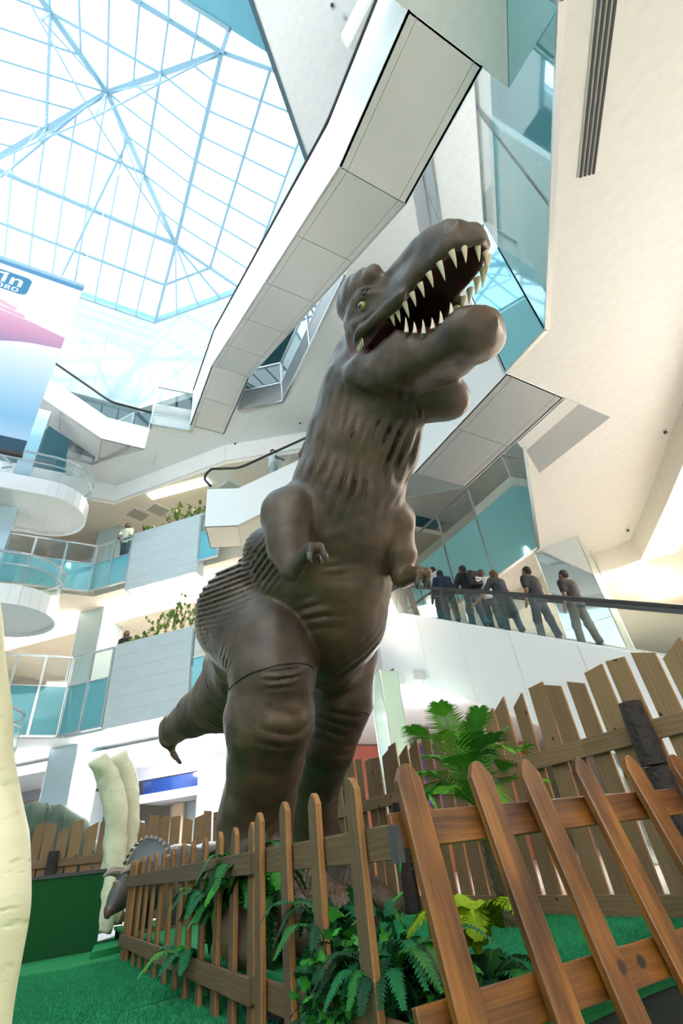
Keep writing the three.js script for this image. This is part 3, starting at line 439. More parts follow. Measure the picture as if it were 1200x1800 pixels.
// ================================================================ hanging banner
{
  const cv = document.createElement('canvas'); cv.width = 1024; cv.height = 2048; const c = cv.getContext('2d');
  const W = 1024, Hh = 2048; const g = c.createLinearGradient(0, 0, 0, Hh); g.addColorStop(0, '#fbfdff'); g.addColorStop(.45, '#ffffff'); g.addColorStop(.56, '#dff0fc'); g.addColorStop(.75, '#a9d6f3'); g.addColorStop(.85, '#8cc6ee'); g.addColorStop(1, '#c9e0f5'); c.fillStyle = g; c.fillRect(0, 0, W, Hh);
  c.fillStyle = '#5f9fd0'; c.fillRect(0, 0, W, 60);
  // badge
  c.save(); c.translate(430, 250); c.fillStyle = '#3d8fbe'; c.beginPath(); c.roundRect(-380, -110, 600, 250, 50); c.fill(); c.fillStyle = '#fff'; c.font = 'bold 190px sans-serif'; c.fillText('in', 0, 50); c.font = 'bold 80px sans-serif'; c.fillText('ORO', -10, 125); c.fillStyle = '#fff'; c.fillRect(-380, -85, 420, 26); c.restore();
  // hand reaching from the right
  const skin = c.createLinearGradient(0, 600, 0, 1060); skin.addColorStop(0, '#f6c4dc'); skin.addColorStop(.5, '#d9a3c6'); skin.addColorStop(1, '#9d8fc0'); c.fillStyle = skin;
  const finger = (pts, w) => { c.strokeStyle = skin; c.lineWidth = w; c.lineCap = 'round'; c.lineJoin = 'round'; c.beginPath(); c.moveTo(...pts[0]); for (const p of pts.slice(1)) c.lineTo(...p); c.stroke(); };
  c.beginPath(); c.moveTo(1024, 760); c.bezierCurveTo(930, 735, 840, 715, 760, 690); c.lineTo(437, 640); c.lineTo(0, 600); c.lineTo(0, 1090); c.lineTo(437, 1075); c.bezierCurveTo(560, 1060, 700, 960, 840, 935); c.bezierCurveTo(900, 925, 960, 915, 1024, 905); c.fill();
  finger([[0, 420], [437, 520], [615, 592]], 42); finger([[0, 520], [437, 600], [690, 655]], 40); c.strokeStyle = '#ee9cc6'; c.lineWidth = 9; c.beginPath(); c.moveTo(0, 720); c.quadraticCurveTo(500, 740, 760, 800); c.stroke(); c.beginPath(); c.moveTo(300, 820); c.quadraticCurveTo(560, 850, 720, 890); c.stroke();
  c.fillStyle = '#f7f2fb'; c.font = 'bold 165px sans-serif'; c.fillText('BAS', 240, 1410);
  c.fillStyle = '#1e4d63'; c.fillRect(0, 1930, W, 118); c.fillStyle = '#e8f4f8'; c.font = 'italic bold 84px sans-serif'; c.fillText('Plaza', 310, 2012); c.fillRect(548, 1958, 34, 10); c.fillRect(560, 1946, 10, 34);
  const tex = new THREE.CanvasTexture(cv); tex.colorSpace = THREE.SRGBColorSpace; tex.needsUpdate = true;
  const t = thing('hanging_banner', 'huge hanging advertising banner with added glow, showing a pink hand at the left edge', 'screen', [-1.88, 9.1, -10.5]);
  const w = 3.4, h = 6.95; part('print', box(w, h, .04, -w / 2, h / 2, 0), [M.white, M.white, M.white, M.white, null].length ? new THREE.MeshStandardMaterial({ color: 0x808080, map: tex, roughness: .6, emissive: 0xffffff, emissiveMap: tex, emissiveIntensity: .28 }) : null, t);  // glow added to the banner print by an emissive map; it is no lamp
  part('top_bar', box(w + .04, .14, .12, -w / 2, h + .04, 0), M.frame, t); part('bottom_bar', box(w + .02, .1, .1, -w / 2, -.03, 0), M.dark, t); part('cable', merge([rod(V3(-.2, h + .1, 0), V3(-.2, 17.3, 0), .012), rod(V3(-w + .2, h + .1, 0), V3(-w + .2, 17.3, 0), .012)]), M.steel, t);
}
// unseen cove lights added behind the viewpoint as fill, modelled on those in view
for (const [y, z, lab] of [[9.3, 6.5, 'second'], [13.9, 7.5, 'third'], [4.4, 7.0, 'first']]) {
  const t = thing('cove_light', `added unseen cove light along the ${lab} gallery behind the viewpoint`, 'light');
  part('tray', box(16, .12, 1.3, -4, y + .1, z), M.white, t); part('diffuser', box(15.6, .03, 1.0, -4, y + .02, z), M.light, t);
  const la = new THREE.RectAreaLight(0xfff0e2, 4.5, 15.6, 1.0); la.position.set(-4, y - .02, z); la.rotation.set(-Math.PI / 2, 0, 0); t.add(la);
}
// unseen uplight troughs added outside the view to brighten the soffits
for (const [x, y, z, L, ry, power, lab] of [[-12, 7.6, 8.5, 16, .25, 26, 'behind the viewpoint on the left'], [13.5, 3.4, 4.5, 12, -.75, 7, 'behind the viewpoint on the right'], [-13, 7.5, -5, 14, 1.35, 26, 'on the left side of the atrium']]) {
  const t = thing('added_uplight', `added unseen uplight trough ${lab}`, 'light', [x, y, z], ry);
  part('trough', merge([box(L, .06, 1.3, 0, -.25, 0), box(L, .35, .06, 0, -.08, .65), box(L, .3, .06, 0, -.12, -.65)]), M.white, t); part('bracket', merge([box(.3, y - .3, .3, -L * .4, -y / 2 - .1, 0), box(.3, y - .3, .3, L * .4, -y / 2 - .1, 0)]), M.white, t);
  const d = part('diffuser', box(L - .2, .03, 1.1), M.light, t); 
  const la = new THREE.RectAreaLight(0xf6faff, power, L - .2, 1.1); la.position.set(0, .05, -.02); la.rotation.set(Math.PI / 2, 0, 0); t.add(la);
}
{ // unseen floor uplights added on the right gallery to lighten the soffits above
  for (const [x, y, z, L, ry, power] of [[12.5, F2 + .3, 2.0, 9, -.8, 9], [5.5, F2 + .3, 8.5, 8, -.8, 12]]) { const t = thing('added_uplight', `added unseen floor uplight on the right balcony ${x > 9 ? 'by the far wall' : 'behind the viewpoint'}`, 'light', [x, y, z], ry); part('trough', box(L, .25, .9, 0, -.16, 0), M.white, t); part('diffuser', box(L - .2, .03, .7), M.light, t); const la = new THREE.RectAreaLight(0xf6fbff, power, L - .2, .7); la.position.y = .05; la.rotation.x = Math.PI / 2; t.add(la); }
}
// ================================================================ implicit surfaces: round cones joined by a smooth minimum
function roundCone(a, b, ra, rb, k = 0.1) {
  const ba = b.clone().sub(a), l2 = ba.lengthSq(), rrd = ra - rb, a2 = l2 - rrd * rrd, il2 = 1 / l2;
  const cx = (a.x + b.x) / 2, cy = (a.y + b.y) / 2, cz = (a.z + b.z) / 2, cr = Math.sqrt(l2) / 2 + Math.max(ra, rb);
  const bx = ba.x, by = ba.y, bz = ba.z, ax = a.x, ay = a.y, az = a.z;
  return { k, cx, cy, cz, cr, d(x, y, z) {
    const px = x - ax, py = y - ay, pz = z - az;
    const yy = px * bx + py * by + pz * bz, zz = yy - l2;
    const qx = px * l2 - bx * yy, qy = py * l2 - by * yy, qz = pz * l2 - bz * yy;
    const x2 = qx * qx + qy * qy + qz * qz, y2 = yy * yy * l2, z2 = zz * zz * l2;
    const kk = Math.sign(rrd) * rrd * rrd * x2;
    if (Math.sign(zz) * a2 * z2 > kk) return Math.sqrt(x2 + z2) * il2 - rb;
    if (Math.sign(yy) * a2 * y2 < kk) return Math.sqrt(x2 + y2) * il2 - ra;
    return (Math.sqrt(x2 * a2 * il2) + yy * rrd) * il2 - ra;
  } };
}
const ball = (a, r, k = 0.1) => ({ k, cx: a.x, cy: a.y, cz: a.z, cr: r, d: (x, y, z) => Math.hypot(x - a.x, y - a.y, z - a.z) - r });
// chain of [px, py, depth, radius in pixels]
const jt = ([x, y, t, r]) => [at(x, y, t), rpx(r, t)];
function chain(list, k) { const o = []; for (let i = 0; i + 1 < list.length; i++) { const [a, ra] = jt(list[i]), [b, rb] = jt(list[i + 1]); o.push(roundCone(a, b, ra, rb, k)); } return o; }
function chainW(list, k) { const o = []; for (let i = 0; i + 1 < list.length; i++) o.push(roundCone(list[i][0], list[i + 1][0], list[i][1], list[i + 1][1], k)); return o; }
const smin = (a, b, k) => { const h = Math.max(k - Math.abs(a - b), 0) / k; return Math.min(a, b) - h * h * k * 0.25; };
function field(prims) {
  return (x, y, z) => {
    let d = 1e3;
    for (let i = 0; i < prims.length; i++) { const p = prims[i]; const bx = x - p.cx, by = y - p.cy, bz = z - p.cz; const lim = d + p.k + p.cr; if (lim > 0 && bx * bx + by * by + bz * bz > lim * lim) continue; const e = p.d(x, y, z); d = smin(d, e, p.k); }
    return d;
  };
}
// surface nets over sparse blocks
function surfaceNets(sdf, lo, hi, h, slack = 1.35) {
  const N = [0, 1, 2].map(i => Math.ceil((hi[i] - lo[i]) / h / 8) * 8), B = 8, key = (i, j, k) => i + (N[0] + 1) * (j + (N[1] + 1) * k);
  const cell = new Map(), pos = [], edges = []; const val = new Float32Array(9 * 9 * 9); const lim = h * B * 0.866 * slack;
  for (let bk = 0; bk < N[2]; bk += B) for (let bj = 0; bj < N[1]; bj += B) for (let bi = 0; bi < N[0]; bi += B) {
    const c = sdf(lo[0] + (bi + 4) * h, lo[1] + (bj + 4) * h, lo[2] + (bk + 4) * h);
    if (Math.abs(c) > lim) continue;
    for (let k = 0; k < 9; k++) for (let j = 0; j < 9; j++) for (let i = 0; i < 9; i++) val[i + 9 * (j + 9 * k)] = sdf(lo[0] + (bi + i) * h, lo[1] + (bj + j) * h, lo[2] + (bk + k) * h);
    for (let k = 0; k < 8; k++) for (let j = 0; j < 8; j++) for (let i = 0; i < 8; i++) {
      const o = i + 9 * (j + 9 * k); let n = 0, sx = 0, sy = 0, sz = 0;
      const v000 = val[o], s0 = v000 < 0;
      for (let e = 0; e < 12; e++) {
        const ax = e >> 2, q = e & 3, u = q & 1, w = q >> 1;
        const i0 = ax === 0 ? 0 : u, j0 = ax === 1 ? 0 : (ax === 0 ? u : w), k0 = ax === 2 ? 0 : w;
        const p0 = o + i0 + 9 * (j0 + 9 * k0), p1 = p0 + (ax === 0 ? 1 : ax === 1 ? 9 : 81);
        const a = val[p0], b = val[p1]; if ((a < 0) === (b < 0)) continue;
        const t = a / (a - b); n++; sx += i0 + (ax === 0 ? t : 0); sy += j0 + (ax === 1 ? t : 0); sz += k0 + (ax === 2 ? t : 0);
      }
      const gi = bi + i, gj = bj + j, gk = bk + k;
      if (n) { cell.set(key(gi, gj, gk), pos.length / 3); pos.push(lo[0] + (gi + sx / n) * h, lo[1] + (gj + sy / n) * h, lo[2] + (gk + sz / n) * h); }
      if ((val[o + 1] < 0) !== s0) edges.push(0, gi, gj, gk, s0 ? 1 : 0);
      if ((val[o + 9] < 0) !== s0) edges.push(1, gi, gj, gk, s0 ? 1 : 0);
      if ((val[o + 81] < 0) !== s0) edges.push(2, gi, gj, gk, s0 ? 1 : 0);
    }
  }
  const idx = [];
  for (let e = 0; e < edges.length; e += 5) {
    const [ax, i, j, k, s] = [edges[e], edges[e + 1], edges[e + 2], edges[e + 3], edges[e + 4]];
    const c = ax === 0 ? [[i, j - 1, k - 1], [i, j, k - 1], [i, j, k], [i, j - 1, k]] : ax === 1 ? [[i - 1, j, k - 1], [i - 1, j, k], [i, j, k], [i, j, k - 1]] : [[i - 1, j - 1, k], [i, j - 1, k], [i, j, k], [i - 1, j, k]];
    const q = c.map(t => cell.get(key(...t))); if (q.some(t => t === undefined)) continue;
    if (s) idx.push(q[0], q[1], q[2], q[0], q[2], q[3]); else idx.push(q[0], q[2], q[1], q[0], q[3], q[2]);
  }
  const g = new THREE.BufferGeometry(); g.setAttribute('position', new THREE.Float32BufferAttribute(pos, 3)); g.setIndex(idx); g.computeVertexNormals(); return g;
}
// box-mapped uv in metres chosen per face, so that fine skin relief keeps its size
function boxUV(g, scale = 1) {
  const n = g.index ? g.toNonIndexed() : g, p = n.attributes.position, uv = new Float32Array(p.count * 2), a = V3(), b = V3(), c = V3();
  for (let i = 0; i < p.count; i += 3) {
    a.fromBufferAttribute(p, i); b.fromBufferAttribute(p, i + 1); c.fromBufferAttribute(p, i + 2);
    const nn = b.clone().sub(a).cross(c.clone().sub(a)); const x = Math.abs(nn.x), y = Math.abs(nn.y), z = Math.abs(nn.z);
    [a, b, c].forEach((q, k) => { const w = x > y && x > z ? [q.z, q.y] : y > z ? [q.x, q.z] : [q.x, q.y]; uv[(i + k) * 2] = w[0] / scale; uv[(i + k) * 2 + 1] = w[1] / scale; });
  }
  n.setAttribute('uv', new THREE.BufferAttribute(uv, 2)); return n;
}
function colourBy(g, fn) { const p = g.attributes.position, nn = g.attributes.normal, c = new Float32Array(p.count * 3); for (let i = 0; i < p.count; i++) { const q = fn(p.getX(i), p.getY(i), p.getZ(i), nn.getX(i), nn.getY(i), nn.getZ(i)); c[i * 3] = q[0]; c[i * 3 + 1] = q[1]; c[i * 3 + 2] = q[2]; } g.setAttribute('color', new THREE.BufferAttribute(c, 3)); return g; }
const leatherTex = dataTex(512, (u, v) => { const n = 16; let d1 = 9, d2 = 9; const X = u * n, Y = v * n; for (let dj = -1; dj <= 1; dj++) for (let di = -1; di <= 1; di++) { const ci = Math.floor(X) + di, cj = Math.floor(Y) + dj; const h = Math.sin(((ci + n) % n) * 127.1 + ((cj + n) % n) * 311.7) * 43758.5453, h2 = Math.sin(((ci + n) % n) * 269.5 + ((cj + n) % n) * 183.3) * 43758.5453; const e = Math.hypot(ci + (h - Math.floor(h)) - X, cj + (h2 - Math.floor(h2)) - Y); if (e < d1) { d2 = d1; d1 = e; } else if (e < d2) d2 = e; } const q = clamp((d2 - d1) * 1.6, 0, 1); const m = 0.6 * q + 0.4 * (0.5 + 0.5 * tnoise(u, v, 30, 3)); return [m, m, m]; }, false);

// ================================================================ tyrannosaurus
const DECK = 0.24;                                            // top of the turf platform
const hYaw = rad(-0.6), hPit = rad(-24.3), hRol = rad(18.6), HO = V3(2.113, 4.965, -2.371), HS = 1.05;
const hf = V3(Math.sin(hYaw) * Math.cos(hPit), Math.sin(hPit), Math.cos(hYaw) * Math.cos(hPit));
const hs0 = V3(Math.cos(hYaw), 0, -Math.sin(hYaw)); const hu0 = hf.clone().cross(hs0); if (hu0.y < 0) hu0.negate();
const hs = hs0.clone().multiplyScalar(Math.cos(hRol)).addScaledVector(hu0, Math.sin(hRol)), hu = hu0.clone().multiplyScalar(Math.cos(hRol)).addScaledVector(hs0, -Math.sin(hRol));
const HL = (f, u, s) => HO.clone().addScaledVector(hf, f * HS).addScaledVector(hu, u * HS).addScaledVector(hs, s * HS);
const JA = rad(13), jc = Math.cos(JA), js = Math.sin(JA);
const JL = (l, h, s) => HL(0.1 + l * jc + h * js, -0.15 - l * js + h * jc, s);
const pw = (xs, ys) => x => { if (x <= xs[0]) return ys[0]; for (let i = 1; i < xs.length; i++) if (x <= xs[i]) { const t = (x - xs[i - 1]) / (xs[i] - xs[i - 1]); const q = t * t * (3 - 2 * t) * 0.5 + t * 0.5; return lerp(ys[i - 1], ys[i], q); } return ys[ys.length - 1]; };
// upper skull profile along f
const uW = pw([-0.15, 0.1, 0.35, 0.6, 0.85, 1.1, 1.3, 1.41, 1.48], [0.2, 0.38, 0.41, 0.36, 0.31, 0.29, 0.25, 0.16, 0.03]);
const uT = pw([-0.15, 0.05, 0.3, 0.5, 0.7, 0.95, 1.15, 1.3, 1.40, 1.45, 1.48], [0.1, 0.34, 0.40, 0.34, 0.34, 0.385, 0.385, 0.33, 0.25, 0.17, 0.08]);
const uB = pw([-0.15, 0.0, 0.2, 0.4, 0.6, 0.8, 1.0, 1.2, 1.4, 1.48], [-0.16, -0.20, -0.16, -0.12, -0.11, -0.10, -0.06, -0.02, 0.03, 0.05]);
const lW = pw([-0.2, 0.0, 0.3, 0.65, 1.0, 1.2, 1.30, 1.36], [0.30, 0.42, 0.43, 0.36, 0.29, 0.25, 0.17, 0.04]);
const lT = pw([-0.2, 0.0, 0.15, 0.3, 0.46, 0.6, 0.74, 0.9, 1.08, 1.22, 1.31, 1.36], [-0.02, 0.04, 0.06, 0.055, 0.10, 0.135, 0.05, 0.0, 0.03, 0.105, 0.08, 0.0]);
const lB = pw([-0.2, 0.0, 0.25, 0.5, 0.8, 1.1, 1.25, 1.32, 1.36], [-0.25, -0.38, -0.43, -0.41, -0.35, -0.29, -0.25, -0.16, -0.08]);
function loft(l, h, s, W, T, B, l0, l1, e) {
  const lc = clamp(l, l0 + .005, l1 - .005), w = W(lc), t = T(lc), b = B(lc), c = (t + b) / 2, hh = Math.max((t - b) / 2, .01);
  const x = Math.abs(s) / w, y = Math.abs(h - c) / hh; const m = Math.pow(Math.pow(x, e) + Math.pow(y, e), 1 / e);
  const dd = (m - 1) * Math.min(w, hh) * (m > 1 ? 1 : 1); const ex = Math.abs(l - lc);
  return ex > 0 ? Math.hypot(Math.max(dd, 0), ex) + Math.min(dd, 0) : dd * 0.85;
}
const body = [];
// torso, hip, tail
body.push(...chain([[600, 935, 5.35, 100], [562, 1010, 5.6, 116], [470, 1088, 6.3, 104]], 0.2));
body.push(...chain([[592, 1020, 5.3, 86], [588, 1090, 5.35, 80], [583, 1160, 5.5, 56]], 0.2));
body.push(...chain([[470, 1090, 6.3, 100], [440, 1165, 6.9, 74], [392, 1228, 7.5, 52], [344, 1256, 8.0, 34], [304, 1281, 8.4, 22], [290, 1304, 8.5, 13], [302, 1328, 8.4, 6.5], [317, 1341, 8.3, 2]], 0.12));
// neck
body.push(...chain([[608, 930, 5.35, 96], [612, 860, 5.3, 94], [638, 770, 5.25, 92], [654, 700, 5.2, 88], [650, 645, 5.25, 70]], 0.12));
// near shoulder, flank and arm
body.push(...chain([[540, 905, 5.12, 64], [507, 905, 4.95, 49]], 0.06));
body.push(...chain([[507, 905, 4.88, 47], [507, 958, 4.68, 38], [513, 1001, 4.45, 23]], 0.06));
body.push(...chain([[513, 1003, 4.45, 20], [546, 968, 4.2, 13.5]], 0.03));
body.push(...chain([[470, 968, 5.45, 40], [478, 1000, 5.5, 48]], 0.05));
// far arm
body.push(...chain([[672, 920, 5.4, 52], [694, 915, 5.2, 34]], 0.07));
body.push(...chain([[692, 915, 5.2, 34], [703, 972, 5.1, 27], [704, 1013, 5.0, 19]], 0.07));
body.push(...chain([[706, 1015, 5.0, 18], [737, 1008, 4.8, 12.5]], 0.04));
// near leg
body.push(...chain([[440, 1085, 5.75, 94], [478, 1132, 5.1, 84], [482, 1180, 4.8, 72]], 0.05));
body.push(...chain([[478, 1192, 4.8, 71], [474, 1262, 4.7, 74], [466, 1345, 4.75, 62], [456, 1405, 4.8, 60], [450, 1450, 4.8, 62], [455, 1510, 4.6, 62]], 0.1));
// far leg
body.push(...chain([[585, 1110, 6.0, 78], [602, 1165, 5.9, 58], [603, 1230, 5.75, 52], [578, 1310, 5.8, 44], [556, 1385, 6.0, 38], [550, 1450, 6.1, 42], [575, 1510, 5.9, 40]], 0.06));
const toe = (pts, k = 0.06) => body.push(...chainW(pts, k));
const gy = (x, y, h, r) => [onY(x, y, h), r];
// near foot: three toes and a spur
const nAnk = at(455, 1515, 4.6);
const nT1 = [V3(1.51, .42, -4.45), V3(1.48, .36, -4.12)], nT2 = [V3(2.42, .42, -4.75), V3(2.56, .36, -4.62)], nT0 = [V3(1.82, .45, -4.5), V3(1.82, .38, -4.15)];
toe([[nAnk, .30], [V3(1.62, .5, -4.85), .25], [nT1[0], .18], [nT1[1], .12]]);
toe([[nAnk, .28], [V3(2.2, .52, -4.95), .24], [nT2[0], .17], [nT2[1], .12]]);
toe([[nAnk, .28], [V3(1.85, .52, -4.85), .24], [nT0[0], .17], [nT0[1], .12]]);
const fAnk = at(575, 1515, 5.9);
const fT1 = [at(655, 1575, 5.1), at(686, 1594, 5.0)], fT2 = [at(620, 1580, 5.2), at(643, 1597, 5.0)];
toe([[fAnk, .25], [at(612, 1552, 5.35), .20], [fT1[0], .15], [fT1[1], .12]]);
toe([[fAnk, .25], [at(598, 1556, 5.4), .20], [fT2[0], .15], [fT2[1], .11]]);
// spine ridge down the back of the neck
for (let i = 0; i < 11; i++) { const t = i / 10; const c = at(lerp(592, 535, t) + 6 * Math.sin(t * 3), lerp(640, 800, t), lerp(5.35, 5.65, t)); body.push(ball(c, 0.08, 0.05)); }
for (let i = 0; i < 12; i++) { const t = i / 11; const c = at(lerp(588, 558, t), lerp(655, 800, t), lerp(4.95, 5.05, t)); body.push(ball(c, 0.065, 0.05)); }
// throat pouch under the jaw
body.push(...chain([[700, 690, 4.85, 62], [765, 690, 4.62, 44], [790, 700, 4.55, 36]], 0.1));
body.push(...chain([[700, 720, 4.95, 48], [690, 800, 5.1, 44]], 0.1));
const bodyField = field(body);
// hands: three fingers with claws
const hands = [];
function hand(wx, wy, wt, tips) { for (const [kx, ky, kt, ex, ey, et] of tips) hands.push(...chain([[wx, wy, wt, 11], [kx, ky, kt, 8], [ex, ey, et, 5]], 0.02)); }
hand(548, 966, 4.19, [[561, 961, 4.14, 568, 973, 4.11], [547, 961, 4.12, 544, 975, 4.06], [556, 970, 4.25, 559, 979, 4.23]]);
hand(738, 1007, 4.8, [[750, 1006, 4.72, 752, 1020, 4.68], [736, 1006, 4.7, 734, 1022, 4.65], [745, 1012, 4.85, 746, 1022, 4.83]]);
const handField = field(hands);
const HP = { cav: 9, cav2: 9, cheek: 9, rest: 9, f: 0, u: 0, s: 0 };
function headField(x, y, z) {
  const px = (x - HO.x) / HS, py = (y - HO.y) / HS, pz = (z - HO.z) / HS; HP.cav = HP.cav2 = HP.cheek = HP.rest = 9;
  const f = px * hf.x + py * hf.y + pz * hf.z, u = px * hu.x + py * hu.y + pz * hu.z, s = px * hs.x + py * hs.y + pz * hs.z;
  const bs = Math.sqrt((f - .62) * (f - .62) + (u + .08) * (u + .08) + s * s); if (bs > 1.3) return (bs - 1.05) * HS;
  const jf = f - 0.1, ju = u + 0.15; const l = jf * jc - ju * js, h = jf * js + ju * jc; const as = Math.abs(s);
  // skull: sides slope up to a narrower bridge
  const sw = 1 + .55 * sstep(.0, .42, u) * sstep(.45, .75, f);
  let d = loft(f, u, s * sw, uW, uT, uB, -0.15, 1.48, 2.5);
  const br = Math.hypot((f - 0.24) / 2.5, (u - 0.355) * .85, (as - 0.245) * .95) - 0.145; d = smin(d, br * 0.9, 0.05);            // crest over the eye
  d -= .010 * sstep(.28, .42, u) * sstep(.75, .55, f) * (Math.abs(Math.sin(f * 20 + 2 * noise(f * 3, u * 3, s * 3))) - .5);
  const ro = Math.hypot((f - 0.80) * 0.24, (u - 0.30), (as - 0.15)) - 0.07; d = smin(d, ro * .9, 0.05);                      // ridge along the snout
  const lip = Math.hypot((f - 0.62) * .16, (u - uB(clamp(f, -.1, 1.45)) - .055), (as - uW(clamp(f, -.1, 1.45)) + .0)) - 0.05; if (f > -.1 && f < 1.3) d = smin(d, lip * .8, 0.04);   // rolled upper lip
  const nb = Math.hypot((f - 1.15) * 0.45, (u - 0.25), (as - 0.10)) - 0.10; d = smin(d, nb, 0.10);
  const or = Math.hypot((f - 0.42) * 0.7, (u - 0.15) * 1.05, (as - 0.46)) - 0.10; d = -smin(-d, or, 0.05);                      // eye socket
  for (const [rx, w] of [[.062, .017], [.105, .015], [.145, .012]]) { const lid = Math.abs(Math.hypot((f - 0.42) * 0.72, (u - 0.15) * 1.25) - rx); if (as > .3) d = smin(d, Math.hypot(lid, as - 0.375) - w, 0.03); }
  const gr = Math.hypot((f - 0.66) * 0.22, (u - 0.12), (as - 0.40)) - 0.05; d = -smin(-d, gr, 0.07);                           // hollow before the eye
  const no = Math.hypot((f - 1.38), (u - 0.25) * 1.3, (as - 0.16)) - 0.022; d = -smin(-d, no, 0.03);
  // palate
  const cav = loft(f, u, s, q => Math.max(uW(q) - 0.065, .02), q => uT(q) * 0.48, q => -0.7, 0.16, 1.43, 2.4); d = -smin(-d, cav, 0.025);
  // lower jaw
  let e = loft(l, h, s, lW, lT, lB, -0.2, 1.36, 2.4);
  const chn = Math.hypot((l - 1.15) * 0.9, (h + 0.10), s * .75) - 0.19; e = smin(e, chn, 0.06);
  const cav2 = loft(l, h, s, q => Math.max(lW(q) - 0.08, .02), q => 0.7, q => -0.14, 0.12, 1.21, 2.4); e = -smin(-e, cav2, 0.025);
  // cheeks stretched between the jaws
  const tk = Math.abs(as - lerp(0.345, 0.30, clamp((f - .1) / .4, 0, 1))) - 0.03; const arc = f - (0.60 - 0.22 * Math.pow((h - .24) / .2, 2)); const cheek = Math.max(tk, arc, -0.25 - h, u - 0.15, 0.08 - f) * .8;
  const rest = smin(d, e, 0.012); HP.cav = cav; HP.cav2 = h < .13 ? cav2 : 9; HP.cheek = cheek; HP.rest = rest; HP.f = f; HP.u = u; HP.s = s;
  d = smin(rest, cheek, 0.015);
  const back = Math.hypot((f + 0.06) * 1.1, (u + 0.08) * 0.72, s * 0.9) - 0.27; d = smin(d, back, 0.08);
  return d * HS;
}
const headRegion = (x, y, z) => { const px = x - HO.x, py = y - HO.y, pz = z - HO.z; const f = px * hf.x + py * hf.y + pz * hf.z, u = px * hu.x + py * hu.y + pz * hu.z, s = px * hs.x + py * hs.y + pz * hs.z; return [f, u, s]; };
// folds of the skin: several families of ridges, each bound to its own part of the body
const foldAt = (c, r, dir, wl, amp, wob = .5) => ({ c, r2: r, dir: dir.normalize(), w: 2 * Math.PI / wl, amp, wob });
const pxDir = (x, y, t, dx, dy) => at(x + dx, y + dy, t).sub(at(x, y, t));
const folds = [
  foldAt(at(405, 1035, 5.6), 0.85, pxDir(400, 1040, 5.7, 4, 10), 0.095, 0.034, .3),
  foldAt(at(385, 1110, 5.6), 0.6, pxDir(385, 1110, 5.7, 7, 8), 0.11, 0.024),
  foldAt(at(415, 1180, 4.9), 0.34, pxDir(405, 1185, 5.1, 10, 4), 0.10, 0.03, .3),
  foldAt(at(468, 980, 5.0), 0.42, pxDir(470, 980, 5.1, 10, 8), 0.13, 0.032, .34),
  foldAt(at(635, 790, 4.7), 0.8, pxDir(640, 790, 4.7, 10, 2.2), 0.21, 0.05, .7),
  foldAt(at(770, 720, 4.4), 0.33, pxDir(770, 720, 4.4, 10, -4), 0.10, 0.030, .6),
  foldAt(at(568, 690, 5.1), 0.25, pxDir(560, 700, 5.2, -2, 10), 0.09, 0.014, .4),
  foldAt(at(540, 780, 5.2), 0.25, pxDir(545, 790, 5.2, 3, 10), 0.10, 0.016, .4),
  foldAt(at(485, 880, 4.5), 0.42, pxDir(480, 870, 4.6, 3, 10), 0.17, 0.034, .8),
  foldAt(at(555, 1040, 4.8), 0.5, pxDir(540, 1035, 4.9, 3, 10), 0.2, 0.03, 1),
  foldAt(at(655, 1140, 5.5), 0.5, pxDir(655, 1140, 5.5, 1, 10), 0.08, 0.012, .4),
  foldAt(at(515, 1200, 4.35), 0.34, pxDir(520, 1195, 4.4, 0, 10), 0.14, 0.026, .6),
  foldAt(at(490, 1320, 4.3), 0.5, pxDir(490, 1320, 4.3, -1, 10), 0.24, 0.014, 1.3),
  foldAt(at(600, 1300, 5.4), 0.5, pxDir(600, 1300, 5.4, -1, 10), 0.22, 0.016, 1.2),
  foldAt(at(620, 1150, 5.0), 0.5, pxDir(620, 1150, 5.0, 8, 8), 0.2, 0.02, 1),
  foldAt(at(440, 1435, 4.4), 0.5, pxDir(460, 1425, 4.3, 5, 10), 0.17, 0.018, 1),
  foldAt(at(466, 1590, 3.9), 0.42, pxDir(468, 1590, 3.9, 2, 10), 0.075, 0.024, .3),
  foldAt(at(556, 1550, 4.1), 0.46, pxDir(560, 1545, 4.1, 10, 3), 0.085, 0.026, .3),
  foldAt(at(640, 1550, 5.2), 0.4, pxDir(640, 1550, 5.2, 10, 5), 0.09, 0.016, .3),
  foldAt(at(695, 850, 4.9), 0.4, pxDir(690, 850, 4.9, 10, 6), 0.16, 0.018, .6),
  foldAt(HL(0.35, 0.05, -0.4), 0.3, hu.clone().addScaledVector(hf, -.4), 0.07, 0.010, .6),
  foldAt(HL(0.15, 0.45, -0.25), 0.35, hf.clone(), 0.10, 0.014, .4),
];
const tailA = at(440, 1165, 6.9), tailB = at(304, 1281, 8.4), tailD = tailB.clone().sub(tailA), tailL = tailD.length(); tailD.normalize();
